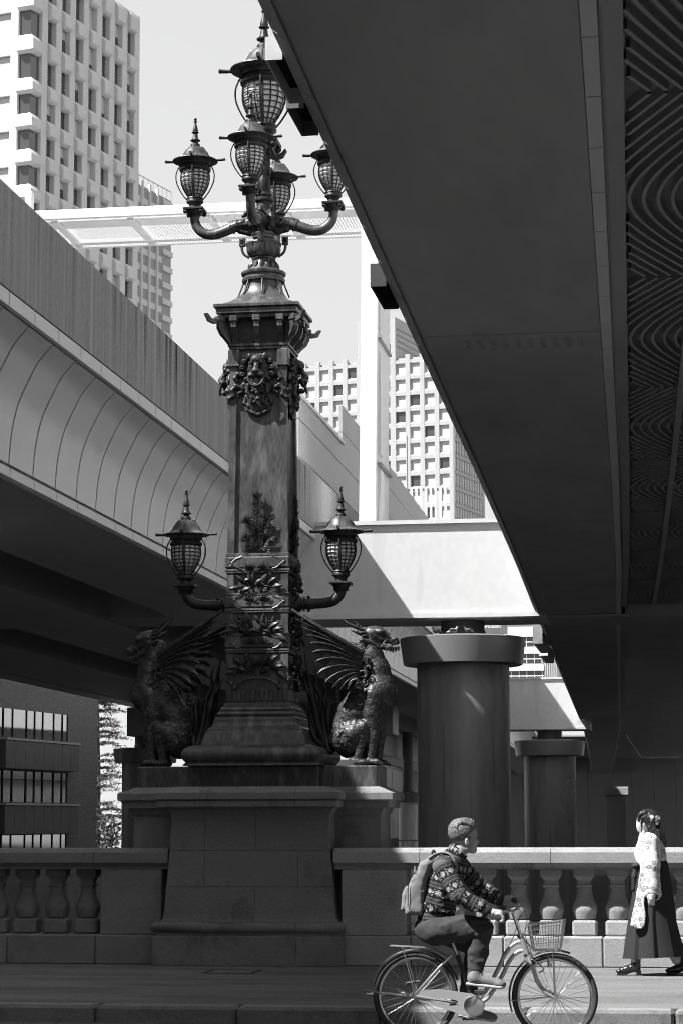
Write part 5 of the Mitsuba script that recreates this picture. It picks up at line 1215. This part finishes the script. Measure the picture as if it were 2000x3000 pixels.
G.ell(K(808, 335), (.096, .074, .096), .015, rot=HYAW); G.ell(K(868, 420), (.064, .058, .082), .02, rot=HYAW); G.cone(K(835, 500, -.03), K(925, 525, -.006), .026, .02, .015); G.cone(K(835, 500, .03), K(925, 525, .006), .026, .02, .015)
G.ell(K(905, 330), (.036, .055, .045), .02, rot=HYAW)
G.cone(K(938, 378), K(968, 432), .011, .015, .008); G.ell(K(972, 440), (.013, .014, .010), .005); G.ell(K(955, 448, -.013), (.011, .009, .008), .004); G.ell(K(955, 448, .013), (.011, .009, .008), .004)
G.ell(K(948, 474), (.014, .022, .008), .004); G.ell(K(944, 490), (.014, .020, .008), .004); G.ell(K(938, 481), (.022, .026, .0028), .002, cut=True); G.ell(K(938, 520), (.018, .022, .016), .008)
for s in (-1, 1):
    G.cone(K(936, 362, s * .016), K(905, 358, s * .05), .011, .010, .006); G.ell(K(932, 388, s * .032), (.020, .019, .012), .004, rot=HYAW, cut=True); G.ell(K(917, 390, s * .032), (.013, .014, .010), .003)
    G.ell(K(905, 432, s * .042), (.026, .018, .02), .015); G.ell(K(870, 480, s * .045), (.03, .02, .03), .015)
    G.ell(K(818, 425, s * .078), (.019, .010, .031), .005, rot=HYAW); G.ell(K(824, 422, s * .090), (.010, .008, .018), .003, cut=True)
body = G.mesh(); R_put('body', body, 'skin')
# hair
rh = np.random.default_rng(4); H = Field(np.array(Q(560, 620)) - [0, .2, 0], np.array(Q(1040, 60)) + [0, .2, 0], .0055)
H.ell(K(790, 314), (.104, .087, .094), .01, rot=HYAW); H.ell(K(915, 440), (.085, .13, .098), .012, rot=HYAW, cut=True); H.ell(K(800, 540), (.13, .14, .085), .012, cut=True); H.ell(K(830, 425, -.1), (.03, .05, .04), .008, cut=True)
for k in range(420):                                   # locks combed back over the crown
    a, b = rh.uniform(-1, 1), rh.uniform(0, 1); ph_ = 1.15 - 2.2 * b; y = a * .072 * math.cos(b - .4)
    c = np.array(Q(790, 312, y)) + [math.sin(ph_) * .098 * math.sqrt(1 - (a * .75) ** 2), 0, math.cos(ph_) * .092 * math.sqrt(1 - (a * .75) ** 2)]; c = HYAW @ (c - hpiv) + hpiv
    d = HYAW @ np.array([-math.cos(ph_), rh.normal(0, .25), -abs(math.sin(ph_)) * (1 if ph_ < 0 else -1)]); H.cone(c - d * .012, c + d * rh.uniform(.02, .04) + [0, 0, rh.uniform(-.004, .006)], .0075, .003, .003)
for k in range(44):
    y = rh.uniform(-.055, .055); x0 = rh.uniform(855, 925); H.chain([K(x0, 262, y), K(x0 - rh.uniform(-5, 20), 215, y), K(x0 - rh.uniform(-25, 75), rh.uniform(150, 195), y * 1.1)], [.013, .009, .003], .004)
for s in (-1, 1): H.cone(K(850, 380, s * .07), K(842, 415, s * .07), .012, .006, .006)
R_put('hair', H.mesh(.0025, 70, 2), 'hair_light')
# fleece
S = Field((-.17, -.45, .25), (.95, .45, 1.30), .0075)
S.chain([Q(485, 1330), Q(500, 1150), Q(575, 880), Q(655, 700)], [.130, .130, .138, .12], .05); S.ell(Q(475, 1300), (.115, .155, .11), .04)
S.cone(Q(700, 620), Q(745, 545), .085, .078, .02)
for a, b, c in ((sh_n, el_n, wr_n), (sh_f, el_f, wr_f)):
    a, b, c = np.array(a), np.array(b), np.array(c); S.chain([Q(670, 700), a, b], [.09, .075, .062], .03); S.chain([b, b * .35 + c * .65, c * .93 + b * .07], [.062, .056, .045], .02)
for k in range(26):                                    # folds
    t = rh.uniform(0, 1); p = np.array(Q(470 + 40 * rh.normal(), 1000 + 200 * t, -.150)); S.cone(p, p + [rh.uniform(.04, .09), -.004, rh.uniform(-.02, .04)], .014, .008, .02)
S.slab(Q(640, 1470), (.36, .3, .09), .01, cut=True, rot=rot_y(-.42)); S.cone(Q(760, 535), Q(860, 420), .066, .06, .01, cut=True)
fm = S.mesh(.006, 12, 8); v = np.array(fm.vertices)
def segpar(v, pts):
    best = np.full(len(v), 9.0); s_ = np.zeros(len(v)); acc = 0; ax = np.zeros((len(v), 3)); dv = np.zeros((len(v), 3))
    for a, b in zip(pts[:-1], pts[1:]):
        a, b = np.array(a), np.array(b); e = b - a; L = np.linalg.norm(e); t = np.clip((v - a) @ e / L ** 2, -.3, 1.3); q = v - a - np.clip(t, 0, 1)[:, None] * e; d = np.linalg.norm(q, axis=1); m = d < best
        best[m] = d[m]; s_[m] = acc + t[m] * L; ax[m] = e / L; dv[m] = q[m]; acc += L
    u = np.cross(ax, [0, 1, 0]); u /= np.linalg.norm(u, axis=1, keepdims=True) + 1e-9
    ang = np.arctan2(dv[:, 1], (dv * u).sum(1)); return best, s_, ang
arms = [segpar(v, [Q(640, 640, s * .1), a, b, c]) for s, a, b, c in ((-1, sh_n, el_n, wr_n), (1, sh_f, el_f, wr_f))]; tor = segpar(v, [Q(700, 560), Q(600, 800), Q(500, 1150), Q(470, 1450)])
dd = np.stack([arms[0][0] - .075, arms[1][0] - .075, tor[0] - .15], 1); w = dd.argmin(1)
ss = np.choose(w, [arms[0][1] + .02, arms[1][1] + .02, tor[1]]); th = np.choose(w, [arms[0][2] * .065, arms[1][2] * .065, tor[2] * .14])
ph = np.mod(ss, .115); col = np.full(len(v), .014)
for c_, hwid, val in ((.008, .0045, .09), (.022, .008, .04), (.036, .0045, .09)): col = np.where(np.abs(ph - c_) < hwid, val, col)
for u0, z0, R0 in ((0.0, .077, .022), (.5, .077, .022)):
    uu = (np.mod(th / .068 + u0 + np.floor(ss / .115) * .37, 1) - .5) * .068; r_ = np.hypot(uu, ph - z0); a_ = np.arctan2(uu, ph - z0)
    if u0 == 0: col = np.where((r_ < R0 * (.45 + .55 * np.abs(np.cos(3 * a_)))) & (r_ > .004), .28, col)
    else: col = np.where((r_ < .006) | ((np.abs(uu) < .005) & (np.abs(np.abs(ph - z0) - .020) < .004)), .25, col)
bs('fleece', {'type': 'twosided', 'b': {'type': 'principled', 'base_color': {'type': 'mesh_attribute', 'name': 'vertex_color'}, 'roughness': .95, 'specular': .1, 'sheen': .3}})
FLK = put('fleece_jacket', moved(fm, BO), 'fleece', RD, smooth=True, color=np.repeat(col[:, None], 3, 1))
cf = []
for c, b in ((wr_n, el_n), (wr_f, el_f)):
    c, b = np.array(c), np.array(b); cf.append(tube([c * .86 + b * .14, c * .94 + b * .06, c * 1.0 + b * .0], [.052, .050, .043], 14, caps=False))
put('cuff', moved(cat_(cf[:1]), BO), 'trouser_cloth', FLK, smooth=50); put('cuff', moved(cat_(cf[1:]), BO), 'trouser_cloth', FLK, smooth=50)
# trousers
TQ = Field((-.2, -.35, -.2), (.75, .35, .65), .0085)
TQ.ell(Q(480, 1400), (.15, .165, .12), .04)
for a, b, c, dr_ in ((hip_n, kn_n, an_n, -1), (hip_f, kn_f, an_f, 1)):
    a, b, c = np.array(a), np.array(b), np.array(c); TQ.chain([a, a * .4 + b * .6, b], [.105, .09, .076], .04); TQ.chain([b, b * .5 + c * .5, b * .12 + c * .88], [.076, .076, .06], .02); TQ.cone(b * .1 + c * .9, b * .03 + c * .97, .058, .048, .01)
    for k in range(12):
        t = rh.uniform(.1, .95); p = a + (b - a) * t + [0, dr_ * .08, rh.uniform(-.05, .05)]; TQ.cone(p, p + [rh.uniform(.06, .13), 0, rh.uniform(-.03, .06)], .022, .010, .012)
    for k in range(8):
        t = rh.uniform(.05, .8); p = b + (c - b) * t + [rh.uniform(-.05, .0), dr_ * .052, 0]; TQ.cone(p, p + [rh.uniform(.03, .06), 0, rh.uniform(.0, .04)], .018, .014, .012)
R_put('trousers', TQ.mesh(.012, 11, 3), 'trouser_cloth')
def shoe(o, y, tilt):
    """Canvas shoe; o = heel corner on the pedal."""
    U = Field((-.05, -.07, -.03), (.32, .07, .16), .006); U.chain([(.05, 0, .06), (.06, 0, .10)], [.042, .040], .02); U.cone((.05, 0, .055), (.22, 0, .04), .042, .034, .03); U.ell((.245, 0, .035), (.045, .042, .03), .02); U.slab((.13, 0, -.08), (.4, .2, .10), .002, rd=.001, cut=True)
    So = Field((-.05, -.08, -.03), (.34, .08, .06), .006); extr_p = [(0.0, 0), (.0, .0)]
    So.slab((.132, 0, .012), (.135, .040, .011), .01, rd=.012); So.ell((.250, 0, .015), (.035, .042, .013), .01)
    up, so = U.mesh(), So.mesh(); lc = [tube([[.10 + .022 * k, -.03, .088 - .010 * k], [.115 + .022 * k, 0, .096 - .011 * k], [.10 + .022 * k, .03, .088 - .010 * k]], .0045, 5) for k in range(5)]
    tr = lambda m: moved(moved(m, ry=tilt), np.array(o) + [0, y, 0])
    K = R_put('shoe', tr(up), 'shoe_cloth'); R_put('sole', tr(so), 'shoe_rubber', K); R_put('laces', tr(cat_(lc)), 'shoe_rubber', K, smooth=50)
shoe(A(672, 560), -.15, .10); shoe(A(590, 795), .15, .12)
R_put('sock', tube([np.array(an_n) * 1.0 + [-.01, 0, .03], np.array(an_n) + [-.012, 0, -.05]], .043, 12), 'sock', smooth=50)
# backpack
BP = thing('backpack', 'pale grey canvas backpack on the back of the cyclist', 'backpack')
plain('canvas', .16, .85, spec=.2)
U = Field((-.35, -.24, .30), (.25, .24, 1.05), .007)
extr(U, [Q(335, 650)[::2], Q(430, 612)[::2], Q(485, 650)[::2], Q(410, 860)[::2], Q(375, 1100)[::2], Q(365, 1245)[::2], Q(170, 1235)[::2], Q(165, 1180)[::2], Q(205, 900)[::2]], 0.0, .145, .01, .045)
extr(U, [Q(165, 920)[::2], Q(210, 925)[::2], Q(195, 1190)[::2], Q(115, 1185)[::2], Q(125, 1010)[::2]], 0.0, .115, .012, .03)
for k in range(22):
    p = np.array(Q(rh.uniform(230, 350), rh.uniform(760, 1180), -.128)); U.cone(p, p + [rh.uniform(-.01, .03), 0, rh.uniform(-.06, .06)], .0145, .010, .006)
put('bag', moved(U.mesh(.007, 13, 5), BO), 'canvas', BP, smooth=True)
def strap(s):
    p = spline([Q(430, 620, s * .085), Q(520, 560, s * .10), Q(620, 545, s * .115), Q(700, 590, s * .125), Q(740, 680, s * .15), Q(720, 800, s * .16), Q(640, 950, s * .165)], 30)
    return tube(p, .030, 8, flat=.35)
for s in (-1, 1): put('shoulder_strap', moved(strap(s), BO), 'canvas', BP, smooth=50)
put('handle', moved(tube(spline([Q(470, 600), Q(455, 550), Q(465, 520), Q(485, 545), Q(488, 600)], 14), .009, 6), BO), 'bike_black', BP, smooth=50)
put('zip', moved(tube(spline([Q(205, 900, -.150), Q(204, 1000, -.153), Q(202, 1150, -.153)], 8), .004, 5), BO), 'bike_black', BP)

# ------------------------------------------------------------------ the woman in hakama (drawing units: 1304 to the metre; origin below the head on the pavement)
WO = np.array([-.444, 22.30, 0.0])
def V(x, z, y=0.0): return ((x - 330) / 1304, y, (2182 - z) / 1304)
WM = thing('person', 'woman in pale flowered kimono top and dark pleated hakama walking left', 'person')
def W_(nm, m, mat, par=None, smooth=True): return put(nm, moved(m, WO), mat, par or WM, smooth)
plain('skin_pale', .42, .5); plain('hair_dark', .02, .3, spec=.6); plain('boot_leather', .015, .22, spec=.7); plain('hakama_cloth', .02, .75, spec=.3)
def kimono_c(p, n, uv):
    a, b, c = mikit.voronoi((p.x + p.y * .6) * 17 + 3, p.z * 17); d2, e2, f2 = mikit.voronoi((p.x + p.y * .6) * 60, p.z * 60)
    fl = dr.select((c > .45) & (a < .34) & (a > .12), .24, dr.select((f2 > .72) & (d2 < .3), .18, .56)); return c3(fl)
proc('kimono_cloth', kimono_c, .8, spec=.2)
G = Field((-.32, -.30, -.01), (.48, .30, 1.68), .008)
G.chain([V(500, 1500), V(500, 900), V(480, 600), V(440, 500)], [.10, .095, .10, .085], .05); G.cone(V(440, 470), V(420, 380), .046, .045, .02)
G.ell(V(425, 260), (.082, .068, .098), .02); G.ell(V(370, 330), (.05, .05, .07), .02); G.ell(V(357, 392), (.022, .03, .022), .015); G.cone(V(335, 275), V(322, 318), .010, .012, .008); G.ell(V(332, 358), (.012, .018, .008), .005)
for s in (-1, 1): G.ell(V(345, 290, s * .03), (.012, .014, .008), .004, cut=True); G.ell(V(350, 291, s * .03), (.012, .013, .01), .003); G.ell(V(405, 320, s * .07), (.014, .01, .026), .006)
G.chain([V(470, 520, -.12), V(500, 850, -.19), V(500, 1130, -.215)], [.055, .042, .028], .02)
wv = np.array(V(500, 1130, -.215)); dv_ = np.array(V(478, 1300, -.222)) - wv; dv_ /= np.linalg.norm(dv_)
G.chain([wv, wv + dv_ * .04, wv + dv_ * .075], [.026, .031, .028], .01)
for k, o in enumerate((-.024, -.008, .008, .023)):
    a = wv + dv_ * .075 + np.array([o, 0, 0]); G.chain([a, a + dv_ * .032 + [o * .1, .003, 0], a + dv_ * .055 + [o * .1 + .004, .012, 0], a + dv_ * .07 + [.008, .022, 0]], [.0098, .009, .008, .007], .003)
a = wv + dv_ * .03 + np.array([-.028, -.005, 0]); G.chain([a, a + dv_ * .03 + [-.012, 0, 0], a + dv_ * .055 + [-.008, .004, 0]], [.011, .010, .008], .005)
for s, fx, hx in ((-1, 250, 255), (1, 770, 760)): G.chain([V(480, 1350, s * .07), V((480 + fx) / 2, 1700, s * .07), V(hx + 10, 2000, s * .07)], [.085, .06, .045], .03)
W_('body', G.mesh(), 'skin_pale')
H = Field(np.array(V(250, 680)) - [0, .18, 0], np.array(V(700, 60)) + [0, .18, 0], .0065)
H.ell(V(455, 245), (.098, .086, .098), .02); H.ell(V(330, 330), (.062, .12, .075), .012, cut=True); H.ell(V(395, 395), (.05, .12, .07), .015, cut=True); H.ell(V(520, 240), (.075, .09, .075), .03)
H.chain([V(500, 300), V(520, 400), V(545, 500), V(570, 600)], [.065, .055, .05, .03], .03); H.chain([V(560, 330), V(600, 430), V(640, 540), V(655, 600)], [.045, .04, .03, .012], .02)
for k in range(60):
    y = rh.uniform(-.075, .075); x0 = rh.uniform(470, 600); z0 = rh.uniform(280, 420); p = spline([V(x0, z0, y), V(x0 + 20, z0 + 90, y * 1.1), V(x0 + 40 + rh.normal(0, 15), z0 + 190, y)], 6); H.chain(p, np.linspace(.014, .006, len(p)), .006)
for k in range(18): y = rh.uniform(-.07, .07); H.chain([V(430, 165, y), V(365, 185, y), V(340, 220, y * .9), V(328 + 8 * rh.random(), 265, y * .85)], [.014, .012, .009, .005], .006)
H.chain([V(385, 230, -.075), V(372, 300, -.078), V(380, 370, -.07), V(365, 430, -.06)], [.012, .009, .007, .004], .005)
HR_ = W_('hair', H.mesh(.003, 50, 7), 'hair_dark')
rw_ = np.random.default_rng(12)
def flower(c, R, n=6): return cat_([moved(moved(trimesh.creation.icosphere(1, 1), scale=(R * .55, R * .3, R * .55)), np.array(c) + [R * .7 * math.cos(t), rw_.normal(0, .004), R * .7 * math.sin(t)]) for t in np.arange(n) * 2 * PI / n] + [moved(trimesh.creation.icosphere(1, R * .35), np.array(c) + [0, -R * .3, 0])])
W_('hair_flower', flower(V(507, 222, -.10), .017), 'kimono_cloth', HR_, 50); W_('hair_flower', flower(V(500, 262, -.095), .013), 'canvas', HR_, 50); W_('hair_flower', flower(V(572, 248, -.085), .028, 9), 'canvas', HR_, 50); W_('hair_flower', flower(V(568, 300, -.08), .014), 'kimono_cloth', HR_, 50)
# kimono: bodice and the long sleeve
S = Field((-.32, -.36, .35), (.48, .34, 1.42), .0085)
S.chain([V(500, 830), V(490, 700), V(480, 580)], [.135, .13, .125], .05); S.ell(V(400, 680), (.09, .11, .11), .04); S.chain([V(440, 490), V(480, 560)], [.075, .115], .04)
S.chain([V(475, 530, -.13), V(500, 800, -.19), V(500, 1060, -.185), V(505, 1165, -.175)], [.085, .075, .07, .078], .03); S.ell(V(500, 1205, -.215), (.06, .05, .04), .008, cut=True)
sl_p = [V(*p)[::2] for p in ((455, 470), (360, 560), (345, 760), (352, 880), (305, 1130), (262, 1330), (218, 1560), (290, 1592), (345, 1600), (395, 1560), (412, 1420), (392, 1290), (405, 1215), (470, 1150), (545, 1165), (560, 1050), (520, 800), (490, 560))]
extr(S, sl_p, (-.225, -.165), .018, .008, .008)
S.chain([V(475, 530, .12), V(520, 800, .18), V(500, 1050, .17)], [.085, .075, .08], .03)
S.cone(V(430, 455), V(410, 380), .052, .055, .012, cut=True)
W_('kimono', S.mesh(.004, 14, 9), 'kimono_cloth')
# hakama: pleated skirt from the high waist to the ankles
def hakama():
    nz, na = 26, 180; v = []
    prof = [(0, 745, 335, 665, .14), (.06, 790, 322, 690, .155), (.3, 1100, 255, 740, .185), (.6, 1500, 185, 770, .205), (1, 1965, 112, 868, .23)]
    for i in range(nz):
        t = i / (nz - 1); z, xl_, xr_, ry_ = (np.interp(t, [p[0] for p in prof], [p[k] for p in prof]) for k in (1, 2, 3, 4))
        for j_ in range(na):
            a = 2 * PI * j_ / na; tri = ((a * 9 / (2 * PI)) % 1); tri = tri / .8 if tri < .8 else (1 - tri) / .2; k = 1 + (.03 + .09 * t) * (tri - .5) + .02 * t * math.sin(3 * a + 1)
            cx = (xl_ + xr_) / 2; x = cx + (xr_ - xl_) / 2 * k * math.cos(a) * (1 - .0 * t); y = ry_ * k * math.sin(a) * (.9 if t < .1 else 1); zz = z + 18 * t * math.cos(a - 2.6) * (1 if t > .9 else 0)
            v.append(V(x, zz, y))
    v = np.array(v); f = []
    for i in range(nz - 1):
        for j_ in range(na): p, q_ = i * na + j_, i * na + (j_ + 1) % na; f += [[p, p + na, q_ + na], [p, q_ + na, q_]]
    f = np.array(f); c = (v[:na].mean(0)); v = np.vstack([v, [c]]); f = np.vstack([f, [[j_, (j_ + 1) % na, len(v) - 1] for j_ in range(na)]])
    return trimesh.Trimesh(v, f, process=False)
HK = W_('hakama', hakama(), 'hakama_cloth', smooth=40)
U = Field((-.15, -.2, .75), (.1, .2, 1.12), .007); U.ell(V(300, 830, -.03), (.05, .07, .03), .015); U.chain([V(300, 850, -.04), V(275, 960, -.05), V(262, 1120, -.05)], [.03, .028, .024], .015); U.chain([V(320, 850, .02), V(300, 980, .02), V(300, 1100, .02)], [.03, .028, .024], .015)
W_('sash_bow', U.mesh(), 'hakama_cloth', HK)
def boot(pts_, y):
    U = Field(np.array(V(pts_[0] - 60, 2200, y)) - [0, .07, .0], np.array(V(pts_[0] + 380, 1780, y)) + [0, .07, .03], .006); x = pts_[0]
    U.chain([V(x + 250, 1850, y), V(x + 240, 2070, y)], [.052, .042], .02); U.chain([V(x + 235, 2080, y), V(x + 130, 2110, y), V(x + 50, 2125, y)], [.042, .034, .026], .03); U.ell(V(x + 25, 2130, y), (.028, .028, .018), .015)
    U.slab(V(x + 140, 2205, y), (.3, .2, .025), .003, rd=.002, cut=True, rot=rot_y(-.07))
    m = U.mesh(); b = as_tm(m3.Manifold.hull_points(np.array([[V(x + d, z, y + s)[0], y + s, V(x + d, z)[2]] for d, z, w in ((225, 2120, .03), (300, 2110, .03), (262, 2182, .02), (306, 2182, .02)) for s in (-w, w)])))
    K = W_('boot', m, 'boot_leather'); W_('heel', b, 'boot_leather', K, False)
    W_('sole', moved(cbox(V(x + 2, 0)[0], V(x + 135, 0)[0], y - .032, y + .032, .003, .022, .006)), 'boot_leather', K, False)
boot((30,), -.07); boot((640,), .07)
# pigeons on the pier collar, a manhole cover in the footway
def pigeon(loc, rz, lab, mat):
    U = Field((-.2, -.09, -.01), (.16, .09, .24), .008); U.ell((0, 0, .11), (.11, .062, .065), .02, rot=rot_y(.25)); U.chain([(.08, 0, .14), (.10, 0, .19)], [.04, .025], .02); U.ell((.115, 0, .205), (.03, .024, .024), .01); U.cone((.135, 0, .203), (.158, 0, .195), .008, .003, .004); U.cone((-.09, 0, .09), (-.18, 0, .06), .035, .018, .02)
    for s in (-1, 1): U.cone((.01, s * .02, .06), (.015, s * .02, .0), .008, .006, .004)
    K = thing('pigeon', lab, 'pigeon', None); put('body', U.mesh(), mat, K, True, to=T().translate(list(loc)).rotate([0, 0, 1], rz).scale(.85))
    put('wing', moved(trimesh.creation.icosphere(2, 1), scale=(.1, .012, .045)), 'hair_dark', K, True, to=T().translate(list(loc)).rotate([0, 0, 1], rz).scale(.85).translate([-.02, -.058, .115]))
pass
em = []
for R0, w in ((.98, .07), (.80, .05), (.45, .06)):
    t = np.linspace(0, 2 * PI, 61)
    em.append(tube([[-6.7 + 1.325 * math.cos(-.42 + R0 * math.cos(x) / 1.31), 116.2 + 1.325 * math.sin(-.42 + R0 * math.cos(x) / 1.31), 2.5 + R0 * math.sin(x)] for x in t], w * .5, 6, caps=False, flat=.3))
put('emblem_ring', cat_(em), 'grey_cladding', 'round_pier_001', smooth=50)
pigeon((-5.86, 54.72, 5.945), 200, 'dark pigeon, leftmost of the three on the pier collar', 'dark_bronze'); pigeon((-5.44, 54.66, 5.945), 10, 'pale-winged pigeon, middle of the three on the pier collar', 'grey_cladding'); pigeon((-5.08, 54.7, 5.945), 160, 'dark upright pigeon, rightmost of the three on the pier collar', 'dark_bronze')
HC = thing('access_cover', 'rectangular metal access cover let into the shaded footway', 'manhole cover')
put('frame', cat_([box(-4.69, -4.18, 22.06, 22.09, .0005, .006), box(-4.69, -4.18, 22.56, 22.59, .0005, .006), box(-4.69, -4.655, 22.091, 22.559, .0005, .006), box(-4.215, -4.18, 22.091, 22.559, .0005, .006)]), 'bike_black', HC)
put('lid', box(-4.65, -4.22, 22.095, 22.555, .0005, .004), 'paving', HC); put('lifting_hole', box(-4.46, -4.41, 22.31, 22.34, .0045, .006), 'bike_black', HC)
